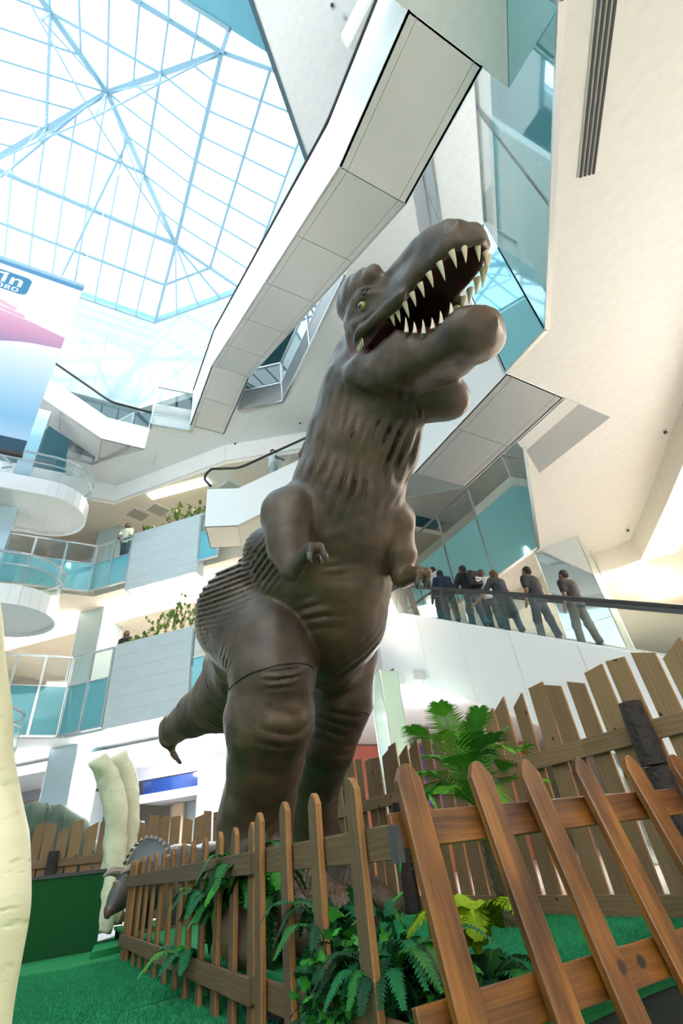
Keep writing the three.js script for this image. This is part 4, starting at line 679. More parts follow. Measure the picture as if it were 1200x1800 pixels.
function trexField(x, y, z) {
  let d = bodyField(x, y, z);
  if (d > .4 && Math.hypot(x - HO.x, y - HO.y, z - HO.z) > 2.6) { return d; }
  const hd = headField(x, y, z); d = smin(d, hd, 0.06);
  if (Math.abs(d) < 0.12) {
    for (let i = 0; i < folds.length; i++) {
      const q = folds[i], dx = x - q.c.x, dy = y - q.c.y, dz = z - q.c.z, r2 = dx * dx + dy * dy + dz * dz; if (r2 > q.r2 * q.r2) continue; const r = Math.sqrt(r2);
      const m = sstep(1, .35, r / q.r2); const ph = (dx * q.dir.x + dy * q.dir.y + dz * q.dir.z) * q.w + q.wob * 3.4 * noise(x * 1.6, y * 1.6, z * 1.6);
      const w = Math.sin(ph); const irr = q.wob < .35 ? 1 : clamp(.35 + 1.7 * noise(x * 2.7 + 7, y * 2.7, z * 2.7 + i), 0, 1); d += q.amp * 1.7 * m * irr * (.55 - Math.pow(Math.abs(w), .7));
    }
    const tx = (x - tailA.x) * tailD.x + (y - tailA.y) * tailD.y + (z - tailA.z) * tailD.z;
    if (tx > 0 && z < -6.4 && y < 3.6) { const w = Math.sin(tx * 70 + 2 * noise(x * 3, y * 3, z * 3)); d += 0.007 * sstep(0, .3, tx) * w * sstep(tailL * 1.1, tailL * .7, tx); }
    d += 0.022 * noise(x * 2.6, y * 2.6, z * 2.6) + 0.008 * noise(x * 8, y * 8, z * 8);
  }
  d = Math.min(d, smin(d, handField(x, y, z), 0.02));
  // cut flat where the feet meet the deck
  return Math.max(d, DECK - y);
}
// first hit of the photograph's line of sight with the sculpture (used to seat eyes, seams and claws on its skin)
function seat(x, y, t0 = 2.5) { const d = rayOf(x, y); const L = d.length(); d.normalize(); let t = t0 * L; const p = V3(); for (let i = 0; i < 300; i++) { p.copy(camera.position).addScaledVector(d, t); const v = trexField(p.x, p.y, p.z); if (v < .002) break; t += Math.min(v * .7, .3); if (t > 20) return null; } return p; }
const trex = thing('tyrannosaurus_statue', 'huge brown roaring tyrannosaurus statue towering behind the picket fence', 'dinosaur');
let trexGeo = surfaceNets(trexField, [0.6, 0.2, -9.4], [4.6, 6.2, -0.6], TREX_CELL, 1.15);
colourBy(trexGeo, (x, y, z) => {
  const [f, u, s] = headRegion(x, y, z); const as = Math.abs(s);
  const n1 = fbm(x * 1.3, y * 1.3, z * 1.3, 3), n2 = fbm(x * 5 + 9, y * 5, z * 5, 3), n3 = noise(x * 40, y * 40, z * 40);
  const k = clamp(.5 + 1.1 * n1 + .45 * n2, 0, 1); let c = [lerp(.032, .100, k), lerp(.021, .060, k), lerp(.013, .033, k)];
  const m = 1 + .12 * n3 + .2 * n2; c = c.map(v => v * m);
  // painted mouth: the lining inside the jaws is oxblood red
  headField(x, y, z);
  if (HP.f > .02 && HP.f < 1.5) {
    const soft = .010 * n2; const r = clamp(.55 + .9 * n2, 0, 1);
    if (HP.f > .1 && (HP.cav < .012 + soft && HP.u > -.35 || HP.cav2 < .012 + soft)) c = [lerp(.03, .075, r), lerp(.005, .010, r), lerp(.005, .011, r)];
    else if (HP.cheek < .012 && HP.cheek < HP.rest - .004) c = [lerp(.07, .13, r), lerp(.018, .03, r), lerp(.016, .026, r)];
  }
  return c;
});
trexGeo = boxUV(trexGeo, 0.22);
const skinMat = phys(0xffffff, .44, { vertexColors: true, bumpMap: leatherTex, bumpScale: .0022, specularIntensity: 0.8, clearcoat: 0.25, clearcoatRoughness: 0.38 });
part('body', trexGeo, skinMat, trex);
// teeth, eyes, claws, seams
const toothMat = phys([.72, .62, .47], .35, { clearcoat: .3 });
const toothGeo = (() => { const pts = []; for (let i = 0; i <= 8; i++) { const t = i / 8; pts.push(new THREE.Vector2(Math.max(.0005, .5 * Math.pow(1 - t, .7) * (1 - .15 * t)), t)); } const g = new THREE.LatheGeometry(pts, 10); const p = g.attributes.position; for (let i = 0; i < p.count; i++) { const y = p.getY(i); p.setX(i, p.getX(i) - .28 * y * y); p.setZ(i, p.getZ(i) * .8); } g.computeVertexNormals(); return g; })();
function tooth(name, base, dir, bend, len, wid) {
  const y = dir.clone().normalize(), z = y.clone().cross(bend).normalize(), x = y.clone().cross(z).negate();
  const m = new THREE.Mesh(toothGeo, toothMat); m.name = name; shade(m); m.matrix.makeBasis(x.multiplyScalar(wid), y.multiplyScalar(len), z.multiplyScalar(wid)); m.matrix.setPosition(base); m.matrix.decompose(m.position, m.quaternion, m.scale); trex.add(m); return m;
}
{
  const dn = hu.clone().negate();
  const upper = [[.70, .075], [.76, .08], [.85, .10], [.95, .085], [1.05, .085], [1.15, .09], [1.25, .115], [1.345, .10]];
  for (const sd of [-1, 1]) for (const [f, L] of upper) { const w = uW(f) - 0.04; tooth('upper_tooth', HL(f, uB(f) + .03, sd * w), dn.clone().addScaledVector(hs, -sd * .25), hf, (L + .03) * (sd > 0 ? 1.15 : 1), sd > 0 ? .075 : .058); }
  for (const s of [-.1, 0.0, .1]) tooth('upper_tooth', HL(1.425 - Math.abs(s) * .3, .055, s), dn, hf, .12, .058);
  const ju = JL(0, 1, 0).sub(JL(0, 0, 0)), jl = JL(1, 0, 0).sub(JL(0, 0, 0));
  for (const sd of [-1, 1]) for (const [l, L] of [[.74, .11], [.82, .075], [.90, .10], [.99, .07], [1.07, .085], [1.16, .07]]) { const w = lW(l) - 0.055; tooth('lower_tooth', JL(l, lT(l) - .03, sd * w), ju.clone().addScaledVector(hs, -sd * .1), jl, L + .02, .048); }
  for (const sd of [-1, 1]) for (let i = 0; i < 9; i++) { const f = .06 + i * .036; tooth('cheek_tooth', HL(f, uB(f) + .02, sd * (uW(f) - .03)), dn, hf, .075, .028); }
  // eyes
  const eyeMat = phys([.25, .24, .06], .12, { clearcoat: 1 }), pupMat = phys([.01, .01, .01], .1);
  for (const sd of [-1, 1]) { const e = part('eye', new THREE.SphereGeometry(.046, 20, 14), eyeMat, trex); e.position.copy(HL(.42, .15, sd * .352)); e.userData.label = 'yellow-green glass eye with dark slit pupil'; const pu = part('pupil', new THREE.SphereGeometry(.022, 12, 10).scale(.5, 1, 1), pupMat, e); const o = HL(.426, .145, sd * .390).sub(HL(.42, .15, sd * .352)); pu.position.copy(o); }
  // tongue
  const tg = taperTube([JL(.2, -.08, 0), JL(.5, -.05, 0), JL(.8, -.05, 0), JL(1.05, -.03, 0)], [.16, .17, .14, .05], 20, 14); part('tongue', tg, std([.09, .014, .016], .5), trex);
  // claws
  const clawMat = phys([.045, .04, .04], .3, { clearcoat: .25 });
  const claw = (a, b, c, r0) => part('claw', taperTube([a, b, c], [r0, r0 * .72, .004], 12, 10), clawMat, trex);
  const cl = (p, r) => { claw(at(...p[0]), at(...p[1]), at(...p[2]), r); };
  cl([[568, 971, 4.11], [573, 980, 4.09], [571, 993, 4.09]], .028); cl([[544, 973, 4.06], [544, 984, 4.03], [548, 991, 4.03]], .028); cl([[559, 978, 4.23], [562, 985, 4.22], [561, 992, 4.22]], .022);
  cl([[752, 1018, 4.68], [754, 1027, 4.66], [750, 1036, 4.67]], .032); cl([[734, 1020, 4.65], [733, 1029, 4.63], [735, 1037, 4.64]], .030); cl([[746, 1021, 4.83], [747, 1028, 4.82], [745, 1034, 4.82]], .024);
  const fc = (a, b, r) => { const d = b.clone().sub(a); d.y = 0; d.normalize(); const s = b.clone().addScaledVector(d, -.02).add(up(.06)); claw(s, s.clone().addScaledVector(d, .10).add(up(-.01)), s.clone().addScaledVector(d, .16).setY(DECK + .03), r); };
  fc(nT1[0], nT1[1], .07); fc(nT2[0], nT2[1], .065); fc(nT0[0], nT0[1], .065); fc(fT1[0], fT1[1], .06); fc(fT2[0], fT2[1], .055);
  // open seams at the knees where the moulded sections meet
  const seamMat = std([.012, .01, .009], .9);
  for (const line of [[[402, 1212], [420, 1196], [440, 1184], [462, 1177], [490, 1169], [515, 1166], [540, 1168], [550, 1174]], [[612, 1258], [625, 1254], [640, 1252], [648, 1256]]]) { const p = line.map(q => seat(q[0], q[1], 3)).filter(Boolean); if (p.length > 2) part('seam', tube(p, .008, 40, 5), seamMat, trex); }
}
// ================================================================ wood
function woodTex(base, dark, light, seed, knots, contrast = 1, blot = .35, ringk = .12) {      // grain runs along v
  const ks = []; for (let i = 0; i < knots; i++) ks.push([.15 + .7 * Math.abs(Math.sin(seed * 3.1 + i * 7.7)), Math.abs(Math.sin(seed * 1.7 + i * 2.9)), .008 + .008 * Math.abs(Math.sin(i * 5.1 + seed))]);
  return dataTex(128, (u, v) => {
    let du = 0, kd = 9; for (const [kx, ky, kr] of ks) { let dy = Math.abs(v - ky); dy = Math.min(dy, 1 - dy); const dx = u - kx; const e = Math.hypot(dx * 1.0, dy * 4.2); du += Math.sign(dx) * .05 * Math.exp(-e * e / .02); kd = Math.min(kd, e / kr / 4.2); }
    const x = u + du; const warp = .5 * tnoise(x, v, 2.2, 2, seed); const g = Math.sin((x * 9 + warp * 3.2) * 6.28); const fine = tnoise(x * 1, v * .06, 70, 2, seed + 3); const st = tnoise(x, v, 3, 3, seed + 9);
    let k = clamp(.5 + contrast * (ringk * g + .5 * fine + blot * st), 0, 1); let c = [0, 1, 2].map(i => k < .5 ? lerp(dark[i], base[i], k * 2) : lerp(base[i], light[i], k * 2 - 1));
    if (kd < 1.6) { const q = sstep(1.6, .7, kd); c = c.map((w, i) => lerp(w, dark[i] * .62, q)); }
    return c;
  }, true, 512);
}
const wt = {
  orange: [woodTex([.50, .31, .11], [.29, .155, .05], [.66, .43, .16], 1, 1, .9, 1.3, .07), woodTex([.47, .285, .105], [.25, .135, .045], [.64, .42, .165], 5, 0, 1.0, 1.4, .07)],
  brown: [woodTex([.40, .32, .235], [.25, .19, .135], [.52, .43, .33], 2, 0, .8), woodTex([.43, .34, .24], [.28, .205, .14], [.54, .45, .34], 8, 0, .8)],
  pine: [woodTex([.56, .46, .335], [.42, .33, .22], [.66, .56, .42], 3, 1, .7), woodTex([.53, .43, .31], [.39, .30, .2], [.63, .53, .39], 6, 1, .7), woodTex([.60, .49, .35], [.44, .34, .22], [.68, .58, .43], 11, 2, .7)],
};
wt.edge = [woodTex([.60, .42, .24], [.46, .29, .14], [.70, .52, .32], 4, 0, .7)];
const woodMats = {}; for (const k in wt) woodMats[k] = wt[k].map(t => phys(k === 'orange' ? 0xdedcd0 : 0xeceae6, k === 'orange' ? .42 : .75, { map: t, bumpMap: t, bumpScale: .0025, clearcoat: k === 'orange' ? .25 : 0, clearcoatRoughness: .35 }));
// board in local space: x width, y height, z thickness; uv in metres with an offset
function woodUV(g, ou, ov, along = 'y') { const p = g.attributes.position, n = g.attributes.normal, uv = new Float32Array(p.count * 2); for (let i = 0; i < p.count; i++) { const x = p.getX(i), y = p.getY(i), z = p.getZ(i); const a = along === 'y' ? y : along === 'x' ? x : z; const b = Math.abs(n.getZ(i)) > .6 ? (along === 'x' ? y : x) : Math.abs(n.getX(i)) > .6 ? (along === 'z' ? y : z) : (along === 'x' ? z : along === 'z' ? x : z); uv[i * 2] = b / .28 + ou; uv[i * 2 + 1] = a / 1.3 + ov; } g.setAttribute('uv', new THREE.BufferAttribute(uv, 2)); return g; }
const picketShapes = [];
function picketGeo(w, h, t, cham = .55, bev = .006) {
  const s = new THREE.Shape(), c = w * cham; s.moveTo(-w / 2, 0); s.lineTo(w / 2, 0); s.lineTo(w / 2, h - c); s.lineTo(w * .24, h - c * .25); s.quadraticCurveTo(0, h + c * .12, -w * .24, h - c * .25); s.lineTo(-w / 2, h - c); s.closePath();
  const g = new THREE.ExtrudeGeometry(s, { depth: t - 2 * bev, bevelEnabled: true, bevelThickness: bev, bevelSize: bev, bevelSegments: 1, curveSegments: 4 }).translate(0, 0, -t / 2 + bev); return woodUV(g, rnd(), rnd());
}
function slantGeo(w, h, t, slant) { const s = new THREE.Shape(); s.moveTo(-w / 2, 0); s.lineTo(w / 2, 0); s.lineTo(w / 2, h - (slant > 0 ? 0 : -slant)); s.lineTo(-w / 2, h - (slant > 0 ? slant : 0)); s.closePath(); const g = new THREE.ExtrudeGeometry(s, { depth: t - .006, bevelEnabled: true, bevelThickness: .003, bevelSize: .003, bevelSegments: 1 }).translate(0, 0, -t / 2 + .003); return woodUV(g, rnd(), rnd()); }
const railGeo = (L, h, t) => woodUV(new RoundedBoxGeometry(L, h, t, 2, .006), rnd(), rnd(), 'x');
// ---- near side fence along x = 1.3 (weathered), two panels
{
  const F = thing('picket_fence', 'weathered brown picket fence running away along the left of the statue', 'fence', [1.3, 0, 0]);
  const zs = [-8.95, -8.78, -8.58, -8.08, -7.66, -7.22, -6.79, -6.3, -5.86, -5.48, -5.05, -4.62, -4.23, -3.85];
  const gs = [0, 1, 2].map(() => picketGeo(.095, 1.06, .034));
  zs.forEach((z, i) => { const m = part('picket', gs[i % 3], [woodMats.brown[i % 2], woodMats.edge[0]], F); m.position.set(.035, rr(-.008, .012), z); m.rotation.y = -Math.PI / 2 + rr(-.04, .04); m.rotation.x = rr(-.012, .012); });
  for (const y of [.83, .215]) { const m = part('rail', railGeo(5.25, .125, .03), woodMats.brown[y > .5 ? 0 : 1], F); m.position.set(0, y, -6.4); m.rotation.y = Math.PI / 2; }
  [-3.55, -3.12, -2.71, -2.29].forEach((z, i) => { const m = part('picket', gs[i % 3], [woodMats.brown[(i + 1) % 2], woodMats.edge[0]], F); m.position.set(-.02, .03 + .01 * (i % 2), z); m.rotation.y = -Math.PI / 2; m.scale.set(1.0, 1.0, 1); });
  for (const y of [.83, .225]) { const m = part('rail', railGeo(1.72, .125, .03), woodMats.brown[1], F); m.position.set(.02, y, -2.92); m.rotation.y = Math.PI / 2; }
  const E = thing('picket_fence', 'short end of weathered pickets closing the left fence by the horned dinosaur', 'fence', [1.36, 0, -8.98]);
  [.1, .45, .8, 1.15].forEach((x, i) => { const m = part('picket', gs[i % 3], [woodMats.brown[i % 2], woodMats.edge[0]], E); m.position.set(x, 0, 0); }); for (const y of [.83, .22]) { const m = part('rail', railGeo(1.3, .11, .03), woodMats.brown[0], E); m.position.set(.62, y, .035); }
}
// ---- front fence, stained orange, leaning back a little
{
  const lean = -.2, F = thing('picket_fence', 'orange-stained picket fence across the front right, nearest the camera', 'fence', [-.05, .02, -1.70]);
  const H = 1.07; const xs = [1.36, 1.75, 2.06, 2.44, 2.84, 3.26, 3.42];
  const gs = [0, 1, 2].map(() => picketGeo(.105, H + .02, .04, .6));
  xs.forEach((x, i) => { const m = part('picket', gs[i % 3], woodMats.orange[i % 2], F); m.position.set(x, 0, .02); m.rotation.x = lean; m.rotation.z = rr(-.008, .008); });
  for (const [y, x0, x1] of [[.84, 1.27, 3.2], [.315, 1.2, 3.9]]) { const m = part('rail', railGeo(x1 - x0, .125, .028), woodMats.orange[y > .5 ? 1 : 0], F); m.position.set((x0 + x1) / 2, y, -.035 + Math.tan(lean) * y); m.rotation.x = lean; }
  const C = std([.62, .58, .5], .7); const hinge = part('hinge', box(.03, .12, .05), M.dark, F); hinge.position.set(1.28, .8, -.2);
}
// ---- tall board fences of raw pine
const boardSet = [.165, .15, .18].map(w => [0.06, -.06, .015, .09, -.02].map(s => slantGeo(w, 1.68, .022, s)));
const boardShort = [.165, .15, .18].map(w => [0.06, -.06, .015, .09, -.02].map(s => slantGeo(w, 1.58, .022, s)));
function boardFence(label, o, dir, L, set, y0, step, rails, skip) {
  const F = thing('board_fence', label, 'fence', [o[0], y0, o[1]], Math.atan2(-dir[1], dir[0])); const n = Math.floor(L / step);
  for (let i = 0; i < n; i++) { const g = set[Math.floor(rnd() * 3)][Math.floor(rnd() * 5)]; const m = part('board', g, [woodMats.pine[Math.floor(rnd() * 3)], woodMats.edge[0]], F); m.position.set((i + .5) * step, rr(-.05, .05) - .02, 0); m.rotation.z = rr(-.02, .02); m.rotation.y = rr(-.06, .06); }
  for (const [y, z, h] of rails) for (let k = 0, K = Math.ceil(L / 2.4); k < K; k++) { const m = part('rail', railGeo(L / K - .004, h, .035), woodMats.pine[k % 3], F); m.position.set((k + .5) * L / K, y, z); }
  return F;
}
boardFence('tall raw pine board fence along the right behind the palm', [3.86, -11.4], [0, 1], 10.6, boardSet, DECK - .02, .223, [[1.10, .035, .13], [.09, .035, .13]]);
boardFence('tall raw pine board fence across the far end behind the ribs', [-2.4, -11.55], [1, 0], 6.2, boardShort, .25, .215, [[.98, .035, .12], [.1, .035, .14]]);
// dark log posts
const barkTex = dataTex(256, (u, v) => { const n = .5 + .5 * tnoise(u, v, 14, 4), r = Math.abs(tnoise(u, v * .5, 9, 3, 5)); const k = clamp(n * .7 + r, 0, 1); return [k, k, k]; }, false);
const barkMat = phys([.022, .016, .014], .75,  { bumpMap: barkTex, bumpScale: .02 });
function logPost(label, a, h, r) { const t = thing('log_post', label, 'post', [a.x, a.y, a.z]); const N = Math.max(1, Math.round(h / .42)); for (let i = 0; i < N; i++) { const y0 = h * i / N, y1 = h * (i + 1) / N; const g = new THREE.CylinderGeometry(r * .93, r * 1.06, y1 - y0 - .01, 14, 4); const p = g.attributes.position; for (let k = 0; k < p.count; k++) { const f = 1 + .14 * noise(p.getX(k) * 14 + i * 3, p.getY(k) * 9, p.getZ(k) * 14); p.setX(k, p.getX(k) * f); p.setZ(k, p.getZ(k) * f); } g.computeVertexNormals(); const m = part('log_section', g.translate((i % 2) * .012, (y0 + y1) / 2, 0), barkMat, t); } return t; }
logPost('dark bark-like post standing against the pine fence at the right edge', V3(3.72, DECK, -2.33), 1.28, .085);
logPost('dark bark-like post between the far leg and the orange fence', V3(3.72, DECK, -5.6), 1.02, .085);
{ const p = onZ(84, 1560, -11.4); logPost('short dark bark-like post on the far left pine fence', V3(p.x, .35, -11.42), 1.05, .09); }
// ================================================================ turf
const turfTex = dataTex(512, (u, v) => { const n = .5 + .5 * tnoise(u, v, 90, 2), m = .5 + .5 * tnoise(u, v, 12, 3, 4); const k = clamp(.55 * n + .5 * m, 0, 1); return [lerp(.04, .16, k), lerp(.42, .68, k), lerp(.24, .38, k)]; });
const turfBump = dataTex(512, (u, v) => { const n = .5 + .5 * tnoise(u, v, 110, 2, 2); return [n, n, n]; }, false);
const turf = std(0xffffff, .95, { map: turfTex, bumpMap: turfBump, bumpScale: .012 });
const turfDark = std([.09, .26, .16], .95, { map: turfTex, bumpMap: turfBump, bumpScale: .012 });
const uvm = (g, s = .8) => boxUV(g, s);
const tufts = (() => { const g = new THREE.ConeGeometry(.0035, .022, 3, 1).translate(0, .011, 0); return g; })();
function pile(parent, pts, y, n, mat) { const im = new THREE.InstancedMesh(tufts, mat, n); const m = new THREE.Matrix4(), q = new THREE.Quaternion(), e = new THREE.Euler(); const c = new THREE.Color(); for (let i = 0; i < n; i++) { const [x, z] = pts(); e.set(rr(-.6, .6), rr(0, 3), rr(-.6, .6)); q.setFromEuler(e); const s = rr(.7, 1.4); m.compose(V3(x, y, z), q, V3(s, s, s)); im.setMatrixAt(i, m); const k = rr(.6, 1.2); im.setColorAt(i, c.setRGB(k, k, k)); } im.name = 'turf_pile'; im.userData.kind = 'stuff'; shade(im); parent.add(im); }
const pileMat = std([.018, .33, .13], .9);
{
  const a = solo('turf_carpet', uvm(poly([[-6, -12.5], [1.9, -12.5], [1.9, -5.9], [1.15, -5.57], [.69, -5.46], [-2, -4.9], [-6, -4.4]], -.02, .012)), turf, 'far sheet of green artificial turf on the floor at the left', 'carpet');
  pile(a, () => { for (; ;) { const x = rr(-.6, 1.9), z = rr(-9, -4.5); if (z < -5.46 - (x - .69) * .2) return [x, z]; } }, .012, 60000, pileMat);
  const b = solo('turf_carpet', uvm(poly([[-6, -4.46], [-2, -4.96], [.69, -5.52], [1.15, -5.63], [1.9, -5.96], [1.9, 3], [-6, 3]], -.02, .004)), turf, 'near sheet of green artificial turf at the bottom left', 'carpet');
  pile(b, () => { const x = rr(-.2, 1.6); return [x, rr(-5.4, -2.6)]; }, .004, 30000, pileMat);
  solo('floor_mat', uvm(poly([[1.02, -9.6], [2.2, -10.3], [2.2, -13], [1.25, -11.2]], .0, .09)), turf, 'thick loose piece of green turf beside the ribs', 'mat');
  const P = thing('turf_platform', 'raised turf-covered platform carrying the statue and the palm', 'platform');
  part('deck', uvm(poly([[1.52, -1.96], [3.95, -1.96], [3.95, -11.4], [1.52, -11.4]], DECK - .02, DECK)), turf, P);
  part('skirt', uvm(poly([[1.55, -2.0], [3.95, -2.0], [3.95, -11.4], [1.55, -11.4]], 0, DECK - .02)), std([.03, .04, .035], .9), P);
  part('rolled_edge', tube([V3(1.5, DECK - .005, -11), V3(1.5, DECK - .005, -6), V3(1.5, DECK - .005, -2.3), V3(1.54, DECK - .012, -1.95), V3(2.5, DECK - .012, -1.95), V3(4.2, DECK - .012, -1.95)], .03, 60, 8), turf, P);
  pile(P, () => [rr(1.9, 3.9), rr(-5.2, -2.2)], DECK, 50000, pileMat);
  const B = thing('planter_box', 'dark green turf-clad box wall with a black rim at the left', 'box', [0, 0, -10.8]);
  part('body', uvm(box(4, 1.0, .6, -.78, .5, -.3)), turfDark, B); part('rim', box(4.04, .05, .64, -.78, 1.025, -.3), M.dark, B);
}
// ================================================================ rib bones
const boneTex = dataTex(256, (u, v) => { const a = .5 + .5 * tnoise(u, v, 5, 4), b = sstep(.1, .45, tnoise(u, v, 9, 3, 8)), c = sstep(.12, .5, tnoise(u, v, 11, 3, 15)); let k = [lerp(.80, .88, a), lerp(.81, .88, a), lerp(.69, .78, a)]; k = k.map((w, i) => lerp(w, [.66, .74, .56][i], b * .7)); k = k.map((w, i) => lerp(w, [.72, .58, .34][i], c * .7)); return k; });
const boneMat = phys(0xffffff, .5, { map: boneTex, bumpMap: boneTex, bumpScale: .02 });
function bone(label, pts, radii, rough = 1) { const g = taperTube(pts, radii, 48, 20); const p = g.attributes.position, n = g.attributes.normal; for (let i = 0; i < p.count; i++) { const d = rough * .10 * radii[0] * 2 * noise(p.getX(i) * 3.5, p.getY(i) * 3.5, p.getZ(i) * 3.5) + rough * .035 * noise(p.getX(i) * 9, p.getY(i) * 5, p.getZ(i) * 9); p.setXYZ(i, p.getX(i) + n.getX(i) * d, p.getY(i) + n.getY(i) * d, p.getZ(i) + n.getZ(i) * d); } g.computeVertexNormals(); const uv = g.attributes.uv; for (let i = 0; i < uv.count; i++) uv.setXY(i, uv.getX(i), uv.getY(i) * 3); return solo('rib_bone', g, boneMat, label, 'bone', 'giant ribs'); }
const z112 = (x, y, z) => onZ(x, y, z);
bone('left one of the two cream ribs standing beside the green box', [z112(180, 1640, -10.9), z112(192, 1570, -10.9), z112(202, 1490, -10.9), z112(203, 1420, -10.85), z112(190, 1370, -10.8), z112(171, 1332, -10.7)], [.12, .16, .18, .19, .19, .17]);
bone('right one of the two cream ribs standing beside the green box', [z112(196, 1625, -11.3), z112(208, 1560, -11.3), z112(222, 1490, -11.3), z112(228, 1420, -11.25), z112(222, 1365, -11.2), z112(207, 1326, -11.1)], [.12, .15, .17, .18, .18, .17]);
bone('huge out-of-focus cream rib filling the left edge', [at(-100, 1000, 1.75), at(-106, 1200, 1.65), at(-108, 1380, 1.55), at(-100, 1520, 1.45), at(-108, 1660, 1.35), at(-134, 1810, 1.25), at(-155, 1950, 1.18)], [.16, .19, .21, .215, .21, .20, .19], .25);
// ================================================================ horned dinosaur
{
  const t = thing('triceratops_statue', 'small grey-brown horned dinosaur peering past the left fence end', 'dinosaur');
  const c = (x, y, z) => V3(x, y, z);
  const hd = onZ(224, 1556, -9.4), TS = .8; const k = .08; const f = V3(-.78, -.12, .62).normalize(), s = V3(.62, 0, .78), u = V3(0, 1, 0);
  const L = (a, b, w) => hd.clone().addScaledVector(f, a * TS).addScaledVector(u, b * TS).addScaledVector(s, w * TS);
  const prims = [...chainW([[L(-.35, .0, 0), .28 * TS], [L(-.05, .02, 0), .24 * TS], [L(.22, -.12, 0), .14 * TS], [L(.36, -.24, 0), .09 * TS]], k), ...chainW([[L(.05, -.14, 0), .17 * TS], [L(.26, -.26, 0), .10 * TS]], k), ...chainW([[L(-.4, -.05, 0), .33 * TS], [L(-1.0, -.05, .25), .46 * TS], [L(-1.7, -.1, .6), .42 * TS], [L(-2.3, -.2, .9), .2 * TS]], .15), roundCone(L(-.75, -.3, -.2), V3(L(-.7, 0, -.25).x, DECK + .05, L(-.7, 0, -.25).z), .2, .14, .1), roundCone(L(-.75, -.3, .5), V3(L(-.75, 0, .5).x, DECK + .05, L(-.75, 0, .5).z), .2, .14, .1), roundCone(L(-1.7, -.3, .2), V3(L(-1.7, 0, .2).x, DECK + .05, L(-1.7, 0, .2).z), .22, .15, .1), roundCone(L(-1.7, -.3, .95), V3(L(-1.7, 0, .95).x, DECK + .05, L(-1.7, 0, .95).z), .22, .15, .1)];
  const ff = field(prims); const g = surfaceNets((x, y, z) => Math.max(ff(x, y, z) + .02 * noise(x * 6, y * 6, z * 6), DECK - y), [hd.x - 1, DECK - .05, hd.z - 3.2], [hd.x + 3.2, hd.y + 1, hd.z + 1.6], .035);
  colourBy(g, (x, y, z) => { const n = clamp(.5 + fbm(x * 4, y * 4, z * 4), 0, 1); return [lerp(.05, .10, n), lerp(.042, .085, n), lerp(.038, .078, n)]; });
  part('body', boxUV(g, .3), phys(0xffffff, .45, { vertexColors: true, bumpMap: leatherTex, bumpScale: .003, clearcoat: .2 }), t);
  // frill: scalloped shield
  const fr = (() => { const n = 28, pos = [], idx = []; const ctr = L(-.28, .12, 0); for (let j = 0; j <= 6; j++) for (let i = 0; i <= n; i++) { const a = -.35 + (Math.PI + .7) * i / n, r = .06 + .5 * j / 6 + (j === 6 ? .02 * Math.sin(i * 3.14) : 0); const bend = -.16 * (j / 6) * (j / 6); const p = ctr.clone().addScaledVector(s, Math.cos(a) * r * TS).addScaledVector(u, Math.sin(a) * r * .95 * TS).addScaledVector(f, -.12 * j / 6 + bend * .3); pos.push(p.x, p.y, p.z); if (i < n && j < 6) { const b = j * (n + 1) + i; idx.push(b, b + 1, b + n + 1, b + 1, b + n + 2, b + n + 1); } } const q = new THREE.BufferGeometry(); q.setAttribute('position', new THREE.Float32BufferAttribute(pos, 3)); q.setIndex(idx); q.computeVertexNormals(); const back = q.clone().translate(-f.x * .06, -f.y * .06, -f.z * .06); return merge([q, back]); })();
  const horn = phys([.22, .2, .16], .35, { clearcoat: .3 });
  part('frill', fr, phys([.13, .13, .135], .4, { side: THREE.DoubleSide, clearcoat: .2 }), t);
  for (let i = 0; i <= 17; i++) { const a = -.3 + (Math.PI + .6) * i / 17; const p = L(-.42, .12, 0).addScaledVector(s, Math.cos(a) * .55 * TS).addScaledVector(u, Math.sin(a) * .53 * TS); const q = p.clone().addScaledVector(s, Math.cos(a) * .05).addScaledVector(u, Math.sin(a) * .05); part('frill_spike', taperTube([p, mix(p, q, .5), q], [.035, .028, .008], 6, 7), horn, t); }
  part('brow_horn', taperTube([L(-.02, .18, -.16), L(.2, .26, -.2), L(.42, .22, -.2)], [.08, .06, .008], 12, 10), horn, t); part('brow_horn', taperTube([L(-.02, .18, .16), L(.2, .26, .2), L(.42, .22, .2)], [.08, .06, .008], 12, 10), horn, t); part('nose_horn', taperTube([L(.2, -.02, 0), L(.28, .08, 0), L(.36, .1, 0)], [.08, .05, .008], 8, 9), horn, t); part('beak', taperTube([L(.22, -.2, 0), L(.36, -.28, 0), L(.40, -.38, 0)], [.10, .085, .03], 10, 12), phys([.10, .06, .045], .4), t);
}
